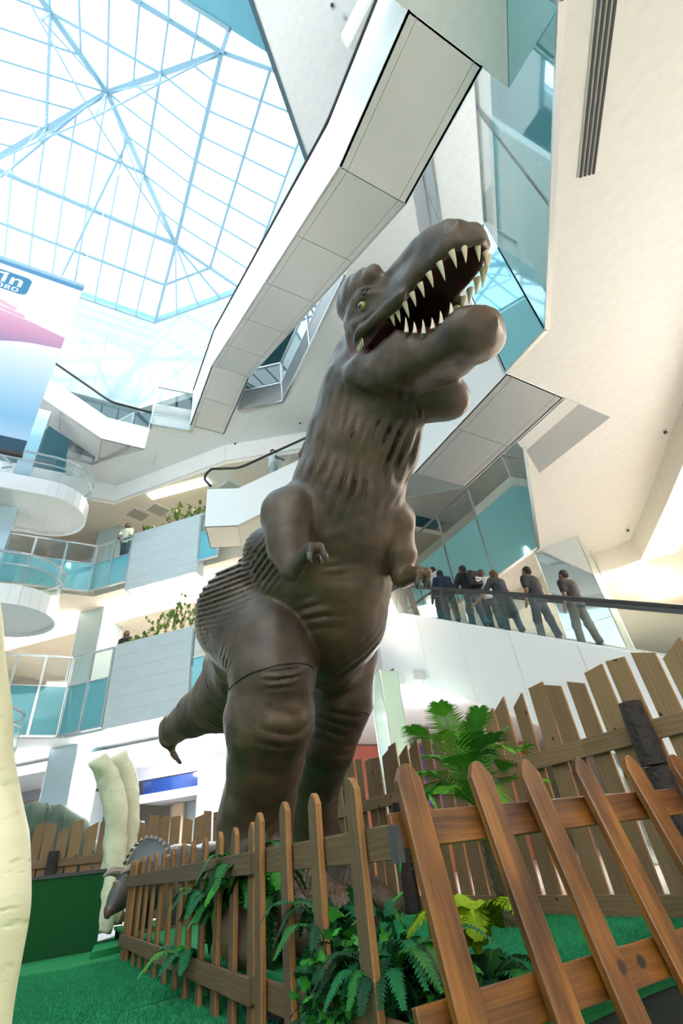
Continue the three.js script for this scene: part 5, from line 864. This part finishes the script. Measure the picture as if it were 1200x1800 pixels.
// ================================================================ green armoured dinosaur behind the far left fence
{
  const t = thing('green_dinosaur_statue', 'dark green ridged dinosaur back rising behind the left fence', 'dinosaur'); const z = -13;
  const P = (x, y) => onZ(x, y, z); const gm = phys([.045, .085, .055], .6, { bumpMap: leatherTex, bumpScale: .006 });
  const spine = [P(-60, 1450), P(20, 1425), P(70, 1420), P(105, 1428), P(135, 1462), P(150, 1520), P(158, 1580)].map(p => p.setZ(z)); const g = taperTube(spine.map(p => p.clone().add(up(-.62))), [.6, .66, .68, .66, .55, .42, .3], 60, 22); const p = g.attributes.position, uv = g.attributes.uv, cc = new THREE.CatmullRomCurve3(spine.map(q => q.clone().add(up(-.62)))); for (let i = 0; i < p.count; i++) { const v = uv.getY(i); const c = cc.getPoint(Math.min(1, v)); const k = 1 + .09 * Math.pow(Math.abs(Math.sin(v * 26)), 4); p.setXYZ(i, c.x + (p.getX(i) - c.x) * k, c.y + (p.getY(i) - c.y) * k, c.z + (p.getZ(i) - c.z) * k); } g.computeVertexNormals(); part('body', g, gm, t);
  for (const [x, y] of [[52, 1425], [82, 1416], [105, 1424], [128, 1445]]) { const a = P(x - 12, y + 60), b = P(x + 2, y + 22), c = P(x, y - 2); part('back_ridge', taperTube([a.setZ(z + .55), b.setZ(z + .5), c.setZ(z + .05)], [.05, .055, .03], 14, 8), gm, t); }
  for (const dx of [-.6, .4]) part('leg', taperTube([V3(P(60, 1500).x + dx, 1.4, z), V3(P(60, 1500).x + dx, .7, z), V3(P(60, 1500).x + dx, 0, z)], [.28, .2, .18], 8, 10), gm, t);
}
// ================================================================ foliage
const leafMat = c => phys(c, .55, { side: THREE.DoubleSide, specularIntensity: .35 });
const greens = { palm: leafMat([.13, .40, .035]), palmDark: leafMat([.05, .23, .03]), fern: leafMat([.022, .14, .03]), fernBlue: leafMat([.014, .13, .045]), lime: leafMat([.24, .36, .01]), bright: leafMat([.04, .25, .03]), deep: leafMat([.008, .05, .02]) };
// feathered frond along a curve: leaflets in pairs, joined into one leaf blade
function frondGeo(pts, len, wid, n, opt = {}) {
  const { taper = x => Math.sin(Math.PI * Math.pow(x, .75)) * .9 + .12, sweep = .5, droop = .25, side } = opt; const cv = new THREE.CatmullRomCurve3(pts); const pos = [], idx = []; const push = p => (pos.push(p.x, p.y, p.z), pos.length / 3 - 1);
  const upv = side || V3(0, 1, 0);
  for (let i = 0; i < n; i++) { const t = .08 + .92 * i / (n - 1), p = cv.getPoint(t), d = cv.getTangent(t); let s = d.clone().cross(upv); if (s.lengthSq() < .01) s = d.clone().cross(V3(1, 0, .3)); s.normalize(); const nn = s.clone().cross(d).normalize(); const L = len * taper(t);
    for (const q of [-1, 1]) { const dir = s.clone().multiplyScalar(q).addScaledVector(d, sweep).addScaledVector(nn, .18).normalize(); const tip = p.clone().addScaledVector(dir, L).addScaledVector(V3(0, -1, 0), L * droop * rr(.6, 1.4)); const mid = p.clone().addScaledVector(dir, L * .45); const w = d.clone().multiplyScalar(wid); const a = push(p.clone().addScaledVector(w, -.5)), b = push(mid.clone().addScaledVector(w, -.62)), c = push(mid.clone().addScaledVector(w, .62)), e = push(p.clone().addScaledVector(w, .5)), m = push(mid.clone().addScaledVector(nn, -wid * .25)), k = push(tip); idx.push(a, b, m, a, m, e, m, c, e, b, k, m, m, k, c); } }
  const g = new THREE.BufferGeometry(); g.setAttribute('position', new THREE.Float32BufferAttribute(pos, 3)); g.setIndex(idx); g.computeVertexNormals();
  return merge([g, taperTube(pts, [wid * .45, wid * .35, wid * .12], 12, 5, false)]);
}
// ---- palm
{
  const b = onY(908, 1630, DECK); const top = at(838, 1418, 3.78); const t = thing('palm_tree', 'artificial palm with feathery fronds standing inside the fence', 'palm', [b.x, b.y, b.z]); const T = top.clone().sub(b);
  const g = taperTube([V3(0, -.02, 0), T.clone().multiplyScalar(.33).add(V3(.0, 0, .0)), T.clone().multiplyScalar(.68), T], [.10, .07, .06, .055], 30, 14); const p = g.attributes.position, uv = g.attributes.uv; for (let i = 0; i < p.count; i++) { const k = .010 * Math.sin(uv.getY(i) * 70) + .02 * noise(p.getX(i) * 12, p.getY(i) * 10, p.getZ(i) * 12); p.setX(i, p.getX(i) + k); p.setZ(i, p.getZ(i) + k * .6); } g.computeVertexNormals();
  part('trunk', g, phys([.10, .085, .045], .85, { bumpMap: barkTex, bumpScale: .015 }), t);
  // tips of the fronds read from the photograph; each arches out from the crown
  const tips = [[770, 1236, 3.6], [842, 1246, 3.9], [722, 1278, 3.5], [718, 1362, 3.4], [868, 1290, 3.5], [925, 1310, 3.7], [962, 1372, 3.6], [722, 1412, 3.6], [800, 1290, 4.1], [885, 1285, 4.1], [755, 1330, 4.2], [880, 1420, 3.5], [800, 1330, 3.3], [845, 1320, 3.4], [905, 1345, 4.1], [770, 1395, 3.3], [830, 1290, 3.75]];
  tips.forEach((q, i) => { const e = at(...q).sub(b); const m = mix(T, e, .5).add(up(.09 + .05 * (i % 3))); const m2 = mix(T, e, .8).add(up(.05)); part('frond', frondGeo([T.clone(), m, m2, e], .21, .0125, 40, { droop: .22, sweep: .85, taper: x => .35 + .65 * Math.sin(Math.PI * Math.min(1, x * .9 + .1)) }), i % 3 === 1 ? greens.palmDark : greens.palm, t); });
}
// ---- ferns
function fern(label, pos, n, len, mat, opt = {}) {
  const { spread = 1, lift = .55, az0 = 0, azr = Math.PI * 2, mats = [mat], wid = .015, leaf = .08, pairs = 32, group } = opt; const t = thing('fern', label, 'fern', [pos.x, pos.y, pos.z], 0, group);
  for (let i = 0; i < n; i++) { const a = az0 + azr * (i + rr(-.3, .3)) / n, L = len * rr(.7, 1.1), k = rr(.6, 1.15) * spread; const d = V3(Math.cos(a), 0, Math.sin(a)); const p = [V3(0, 0, 0), d.clone().multiplyScalar(L * .3 * k).add(up(L * lift)), d.clone().multiplyScalar(L * .7 * k).add(up(L * (lift + .12))), d.clone().multiplyScalar(L * 1.05 * k).add(up(L * (lift - .15)))]; part('frond', frondGeo(p, leaf, wid, pairs, { droop: .35, sweep: .3, taper: x => .25 + .75 * Math.sin(Math.PI * Math.min(1, .15 + .85 * x)) }), mats[i % mats.length], t); }
  return t;
}
const ivyLeaf = (() => { const s = new THREE.Shape(); const pts = [[0, 0], [.35, -.1], [.5, .25], [.3, .35], [.42, .7], [.15, .62], [0, 1], [-.15, .62], [-.42, .7], [-.3, .35], [-.5, .25], [-.35, -.1]]; s.moveTo(...pts[0]); pts.slice(1).forEach(p => s.lineTo(...p)); const g = new THREE.ShapeGeometry(s); const p = g.attributes.position; for (let i = 0; i < p.count; i++) p.setZ(i, -.25 * p.getX(i) * p.getX(i) - .12 * p.getY(i) * p.getY(i)); g.computeVertexNormals(); return g; })();
function ivy(label, pos, n, r, h, mats) {
  const t = thing('leafy_plant', label, 'plant', [pos.x, pos.y, pos.z]); const by = mats.map(() => []), stems = [];
  for (let i = 0; i < n; i++) { const a = rr(0, 6.28), q = Math.sqrt(rnd()), y = h * (1 - q * q * .5) * rr(.25, 1), p = V3(Math.cos(a) * r * q, y, Math.sin(a) * r * q); const g = ivyLeaf.clone(); const s = rr(.045, .085); g.scale(s, s, s); g.rotateX(-rr(.2, 1.5)); g.rotateZ(rr(-.5, .5)); g.rotateY(rr(0, 6.28)); g.translate(p.x, p.y, p.z); by[i % mats.length].push(g); if (i % 6 === 0) stems.push(tube([V3(0, 0, 0), V3(p.x * .3, p.y * .6, p.z * .3), p], .004, 8, 4)); }
  by.forEach((g, i) => { for (let k = 0; k < g.length; k += 40) part('leaves', merge(g.slice(k, k + 40)), mats[i], t); }); part('stems', merge(stems), greens.deep, t); return t;
}
const gp = (x, y, xx, yy) => { const p = onX(x, y, xx); p.y = yy; return p; };
fern('broad bright fern spilling over the lower rail at the left fence', V3(1.43, .28, -5.15), 22, .5, greens.fern, { mats: [greens.bright, greens.fern, greens.fernBlue], lift: .75, spread: .7 });
fern('bushy fern further along behind the left pickets', V3(1.47, .3, -4.45), 24, .55, greens.fern, { mats: [greens.fern, greens.bright, greens.deep], lift: .9, spread: .7 });
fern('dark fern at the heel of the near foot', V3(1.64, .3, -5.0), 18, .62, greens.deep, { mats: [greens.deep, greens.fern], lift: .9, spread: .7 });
fern('dense upright fern between the left pickets and the near foot', V3(1.5, .28, -4.0), 22, .48, greens.fern, { mats: [greens.bright, greens.fern, greens.deep], lift: .95, spread: .6 });
fern('feathery fern half way along the left pickets', V3(1.44, .26, -4.8), 22, .42, greens.fern, { mats: [greens.fern, greens.fernBlue, greens.bright], lift: .85, spread: .75 });
fern('low blue-green fern drooping through the left pickets to the turf', V3(1.38, .22, -5.35), 10, .4, greens.fernBlue, { mats: [greens.fernBlue, greens.bright], lift: .15, az0: 2, azr: 2.6 });
fern('yellow-lime fern behind the third orange picket', V3(2.0, .36, -2.5), 9, .34, greens.lime, { lift: .45, leaf: .10, wid: .03, mats: [greens.lime] });
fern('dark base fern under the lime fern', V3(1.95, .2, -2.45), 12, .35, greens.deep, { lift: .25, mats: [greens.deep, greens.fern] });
fern('upright blue-green fern between two orange pickets', V3(1.83, .3, -2.62), 6, .62, greens.fernBlue, { lift: 1.0, spread: .22, leaf: .06, mats: [greens.fernBlue, greens.bright] });
fern('large blue-green fern in the fence corner at the bottom centre', V3(1.52, .14, -2.5), 20, .42, greens.fernBlue, { lift: .7, leaf: .055, wid: .013, mats: [greens.fernBlue, greens.deep, greens.fern] });
fern('dark spreading fern left of the fence corner', V3(1.45, .2, -2.95), 20, .45, greens.fern, { lift: .8, leaf: .06, wid: .013, spread: .8, mats: [greens.fern, greens.deep, greens.fernBlue] });
ivy('bushy lobed-leaf plant crowding the fence corner', V3(1.47, .05, -2.68), 300, .3, .60, [greens.bright, greens.fernBlue, greens.deep]);
ivy('bright lobed-leaf plant poking through the fence at the bottom centre', V3(1.28, .05, -2.62), 130, .2, .5, [greens.bright, greens.fern, greens.deep]);
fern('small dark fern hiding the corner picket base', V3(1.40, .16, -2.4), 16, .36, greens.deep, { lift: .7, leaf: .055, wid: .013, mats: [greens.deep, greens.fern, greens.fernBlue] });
ivy('low leafy plant at the foot of the corner picket', V3(1.62, .08, -2.3), 130, .22, .4, [greens.fernBlue, greens.bright, greens.deep]);
{ // curling tendril
  const t = thing('curly_tendril', 'curling lime-green tendril above the corner foliage', 'plant'); const o = at(688, 1650, 2.9); const pts = []; for (let i = 0; i <= 16; i++) { const k = i / 16; pts.push(at(lerp(676, 700, k) + 10 * Math.sin(k * 7), lerp(1655, 1570, k), 2.9 + .1 * Math.cos(k * 5))); } part('stem', tube(pts, .009, 50, 7), greens.bright, t); const p2 = pts.slice(0, 12).map((p, i) => p.clone().add(V3(.05 + .004 * i, -.05, .02 * Math.sin(i)))); part('stem', tube(p2, .008, 40, 7), greens.bright, t);
}
// ================================================================ people
const skinTones = { brown: [.16, .075, .042], dark: [.085, .042, .026], light: [.34, .19, .12] };
const fabric = (c, r = .85) => std(c, r);
// pose in local space: x right, y up, z forward (the way the person faces), feet at y = 0
function person(label, pos, face, o) {
  const { h = 1.72, skin = 'brown', shirt = [.02, .022, .026], pants = [.035, .045, .06], hair = [.012, .01, .009], shoes = [.03, .03, .03], lean = 0, armL = [0, 0], armR = [0, 0], long = false, hairLong = false, stride = .12, headTurn = 0, sleeve = .5 } = o;
  const t = thing('person', label, 'person', [pos.x, pos.y, pos.z], face); const s = h / 1.72; const W = (x, y, z) => V3(x * s, y * s, (z + lean * Math.max(0, y - .9)) * s);
  const R = (r) => r * s; const sm = fabric(skinTones[skin], .55) , cell = .017;
  const sh = sd => W(sd * .18, 1.42, 0);
  // arms: angles [forward, out] of the upper arm, elbow bends forward
  const arm = (sd, a) => { if (a.hand) { const hnd = V3(...a.hand); const S = sh(sd); const mid = S.clone().lerp(hnd, .5).add(V3(sd * .05, -.1, -.03)); return [S, mid, hnd]; } const S = sh(sd); const [f, ou] = a; const e = S.clone().add(V3(sd * (.04 + .28 * Math.sin(ou)), -.28 * Math.cos(f), .28 * Math.sin(f)).multiplyScalar(s)); const hnd = e.clone().add(V3(sd * .02, -.25 * Math.cos(f + .35), .25 * Math.sin(f + .35)).multiplyScalar(s)); return [S, e, hnd]; };
  const A = { L: arm(1, armL), R: arm(-1, armR) };
  const legs = [-1, 1].map(sd => [W(sd * .095, .92, 0), W(sd * .10, .5, sd * stride * .6 + .02), W(sd * .10, .09, sd * stride), W(sd * .11, .045, sd * stride + .13)]);
  // skin: head, neck, forearms, hands with fingers, lower legs
  const sk = []; const hc = W(0, 1.60, .015);
  sk.push(ball(hc.clone().add(V3(0, .03 * s, -.012 * s)), R(.092), .04), roundCone(hc.clone().add(V3(0, -.03, .03).multiplyScalar(s)), hc.clone().add(V3(0, -.085, .055).multiplyScalar(s)), R(.068), R(.042), .04), roundCone(W(0, 1.42, -.005), W(0, 1.55, .0), R(.058), R(.052), .04));
  const nose = hc.clone().add(V3(0, -.02, .10).multiplyScalar(s)); sk.push(roundCone(hc.clone().add(V3(0, .01, .085).multiplyScalar(s)), nose, R(.012), R(.018), .02));
  for (const sd of [-1, 1]) sk.push(roundCone(hc.clone().add(V3(sd * .09, .005, -.005).multiplyScalar(s)), hc.clone().add(V3(sd * .093, -.035, 0).multiplyScalar(s)), R(.018), R(.012), .012));
  for (const k of ['L', 'R']) { const [S, e, hn] = A[k]; sk.push(...chainW([[S, R(.055)], [e, R(.042)], [hn, R(.03)]], .03)); const d = hn.clone().sub(e).normalize(); const side = d.clone().cross(V3(0, 0, 1)).normalize(); const palm = hn.clone().addScaledVector(d, .05 * s); sk.push(roundCone(hn, palm, R(.03), R(.034), .02)); for (let f = 0; f < 4; f++) { const b0 = palm.clone().addScaledVector(side, (f - 1.5) * .018 * s), m0 = b0.clone().addScaledVector(d, [.045, .052, .05, .04][f] * s), t0 = m0.clone().addScaledVector(d, .025 * s).add(V3(0, -.015 * s, 0)); sk.push(...chainW([[b0, R(.010)], [m0, R(.0095)], [t0, R(.008)]], .008)); } sk.push(...chainW([[hn.clone().addScaledVector(side, .025 * s), R(.013)], [hn.clone().addScaledVector(side, .05 * s).addScaledVector(d, .03 * s), R(.011)], [hn.clone().addScaledVector(side, .052 * s).addScaledVector(d, .06 * s), R(.009)]], .01)); }
  for (const l of legs) sk.push(...chainW([[l[0], R(.085)], [l[1], R(.058)], [l[2], R(.042)]], .04));
  sk.push(roundCone(W(0, 1.0, 0), W(0, 1.38, 0), R(.13), R(.12), .05));
  const B = s * 1.15; const lo = [-.75 * B, -.04, -.7 * B], hi = [.75 * B, 1.85 * s, .95 * B];
  part('body', surfaceNets(field(sk), lo, hi, cell), sm, t);
  // face: eyes and mouth
  for (const sd of [-1, 1]) { const e = part('eye', new THREE.SphereGeometry(.012 * s, 8, 6), std([.5, .48, .45], .3), t); e.position.copy(hc.clone().add(V3(sd * .033, .012, .078).multiplyScalar(s))); const pu = part('pupil', new THREE.SphereGeometry(.0065 * s, 6, 5), M.dark, e); pu.position.z = .009 * s; }
  const mo = part('mouth', box(.04 * s, .008 * s, .012 * s), std([.12, .035, .03], .6), t); mo.position.copy(hc.clone().add(V3(0, -.066, .082).multiplyScalar(s)));
  // hair
  const hp = [ball(hc.clone().add(V3(0, .052, -.028).multiplyScalar(s)), R(.092), .03), ball(hc.clone().add(V3(0, .0, -.05).multiplyScalar(s)), R(.075), .03)]; if (hairLong) hp.push(roundCone(hc.clone().add(V3(0, .02, -.04).multiplyScalar(s)), hc.clone().add(V3(0, -.10, -.05).multiplyScalar(s)), R(.10), R(.085), .03)); const hf_ = field(hp); part('hair', surfaceNets((x, y, z) => Math.max(hf_(x, y, z) + .006 * noise(x * 40, y * 40, z * 40), (z - hc.z) * .85 - (y - hc.y) * .6 - .02 * s), [hc.x - .25, hc.y - .3, hc.z - .3], [hc.x + .25, hc.y + .25, hc.z + .25], .012), fabric(hair, .8), t);
  // shirt with sleeves, trousers or skirt, shoes
  const st = [roundCone(W(0, 1.34, 0), W(0, 1.0, 0), R(.17), R(.155), .08), roundCone(W(-.13, 1.39, -.01), W(.13, 1.39, -.01), R(.085), R(.085), .07), roundCone(W(0, 1.02, .0), W(0, long ? .55 : .86, 0), R(.165), R(long ? .21 : .17), .06)];
  for (const k of ['L', 'R']) { const [S, e] = A[k]; st.push(roundCone(S, S.clone().lerp(e, sleeve > 1 ? 1 : sleeve * 1.3), R(.082), R(.07), .05)); if (sleeve > 1) st.push(roundCone(e, A[k][2], R(.06), R(.045), .03)); }
  const sf = field(st); part('shirt', surfaceNets((x, y, z) => Math.max(sf(x, y, z) + .010 * noise(x * 9, y * 7, z * 9), (long ? .5 : .84) * s - y, -(Math.hypot(x, z - .01) - .075 * s + Math.max(0, 1.44 * s - y) * 2)), lo, hi, cell), fabric(shirt), t);
  const pt = [roundCone(W(-.06, .93, 0), W(.06, .93, 0), R(.135), R(.135), .06)]; for (const l of legs) pt.push(...chainW([[l[0], R(.105)], [l[1], R(.082)], [l[2].clone().add(V3(0, .02, 0)), R(.075)]], .05)); const pf = field(pt); part('trousers', surfaceNets((x, y, z) => Math.max(pf(x, y, z) + .009 * noise(x * 10, y * 6, z * 10), .08 * s - y), lo, hi, cell), fabric(pants), t);
  for (const l of legs) part('shoe', surfaceNets(field(chainW([[l[2].clone().setY(.05 * s), R(.05)], [l[3], R(.045)]], .02)), [l[2].x - .12, -.02, l[2].z - .12], [l[2].x + .12, .2, l[2].z + .32], .016), fabric(shoes, .5), t);
  return t;
}
const escAt = (az, x = 8.65) => { const z = -x / Math.tan(rad(az)); return V3(x, ESC.y(z) + .0, z); };
const FA = Math.PI;      // facing up the escalator (-z)
person('man in a black T-shirt and dark jeans standing sideways on the crowded escalator', escAt(53.2), FA, { lean: .02, skin: 'brown', h: 1.74, headTurn: .3 });
person('lowest rider, dark-haired man in black beside the mirror column', escAt(56.8, 8.9), FA, { skin: 'brown', shirt: [.02, .02, .022], pants: [.06, .06, .045], h: 1.7 });
person('woman with brown bobbed hair in a dark tunic reaching for the handrail', escAt(49.8, 8.5), FA, { skin: 'light', hair: [.09, .035, .015], hairLong: true, long: true, shirt: [.035, .04, .05], lean: .18, armL: { hand: [.34, 1.0, .62] }, h: 1.66 });
const pk = person('youth in a black jacket carrying a black backpack', escAt(46.2, 8.55), FA, { skin: 'dark', shirt: [.012, .014, .018], pants: [.03, .05, .075], sleeve: 2, lean: .10, armL: { hand: [.33, .98, .42] }, h: 1.76 });
person('bearded man in a pale shirt behind the backpack', escAt(48.0, 9.05), FA + 2.4, { skin: 'dark', shirt: [.5, .52, .55], h: 1.7 });
person('rider in navy bending over the rail near the claw', escAt(43.4, 8.45), FA - .5, { skin: 'dark', shirt: [.015, .025, .06], pants: [.09, .07, .05], lean: .35, sleeve: 2, armL: { hand: [.3, .95, .5] }, h: 1.68 });
person('rider in a white shirt seen just above the claw', escAt(42.3, 9.0), FA + 1.2, { skin: 'dark', shirt: [.6, .62, .64], h: 1.74 });
person('rider in black between the arm and the chest', escAt(38.6, 8.5), FA, { skin: 'dark', shirt: [.03, .03, .035], pants: [.04, .05, .05], h: 1.72 });
person('bare-legged rider in grey shorts behind the belly', escAt(37.4, 8.9), FA + .5, { skin: 'brown', shirt: [.2, .22, .24], pants: [.1, .1, .11], h: 1.66 });
{ // backpack with the white tick and letters of its print
  const bp = thing('backpack', 'black backpack with a white tick logo on the youth on the escalator', 'backpack', [pk.position.x, pk.position.y, pk.position.z], FA);
  part('bag', new RoundedBoxGeometry(.33, .46, .18, 4, .06).rotateX(.10).translate(0, 1.24, -.24), fabric([.010, .011, .013], .7), bp); part('pocket', new RoundedBoxGeometry(.27, .2, .07, 3, .03).rotateX(.1).translate(0, 1.13, -.345), fabric([.012, .013, .015], .7), bp); part('strap', merge([tube([V3(-.12, 1.44, -.14), V3(-.13, 1.5, .02), V3(-.13, 1.3, .16), V3(-.12, 1.1, -.1)], .016, 20, 6), tube([V3(.12, 1.44, -.14), V3(.13, 1.5, .02), V3(.13, 1.3, .16), V3(.12, 1.1, -.1)], .016, 20, 6)]), fabric([.01, .01, .012]), bp);
  const white = std([.8, .8, .78], .6); const sh = new THREE.Shape(); sh.moveTo(-.1, .0); sh.bezierCurveTo(-.13, -.07, -.06, -.08, .0, -.055); sh.lineTo(.12, .01); sh.lineTo(-.02, -.03); sh.bezierCurveTo(-.08, -.045, -.1, -.03, -.1, 0); part('tick_logo', new THREE.ExtrudeGeometry(sh, { depth: .006, bevelEnabled: false }).rotateY(Math.PI).translate(0, 1.17, -.384), white, bp);
  const font = await new FontLoader().loadAsync('fonts/droid/droid_sans_bold.typeface.json'); const tg = new TextGeometry('NIKE', { font, size: .055, depth: .005, curveSegments: 3 }); tg.center(); part('letters', tg.rotateY(Math.PI).translate(0, 1.205, -.384), white, bp);
}
{ const p = FPt(-.62, 10.62, .42); person('man in a pale green T-shirt leaning on the upper left balcony rail', p, Math.atan2(N_.x, N_.z) + .35, { skin: 'dark', shirt: [.42, .5, .40], pants: [.02, .022, .025], lean: .2, armL: { hand: [.12, .86, .42] }, armR: { hand: [-.12, .9, .42] }, h: 1.74, hair: [.05, .025, .02] }); }
{ const p = FPt(.0, 6.12, .5); person('dark-clothed shopper half hidden by the lower marble planter', p, Math.atan2(N_.x, N_.z), { skin: 'dark', shirt: [.015, .015, .018], h: 1.72 }); }
{ const cd = V3(.92, 0, .39).normalize(), sd = V3(-cd.z, 0, cd.x); const l = 1.15; const p = V3(4.3, 9.55 + 1.35 + l * .577, -13.55).addScaledVector(cd, l).addScaledVector(sd, .62); person('man in a white shirt riding up the escalator at the left of the neck', p, Math.atan2(cd.x, cd.z), { skin: 'dark', shirt: [.72, .74, .76], pants: [.4, .45, .5], armR: { hand: [-.35, .98, .3] }, h: 1.74 }); }
renderer.render(scene, camera);
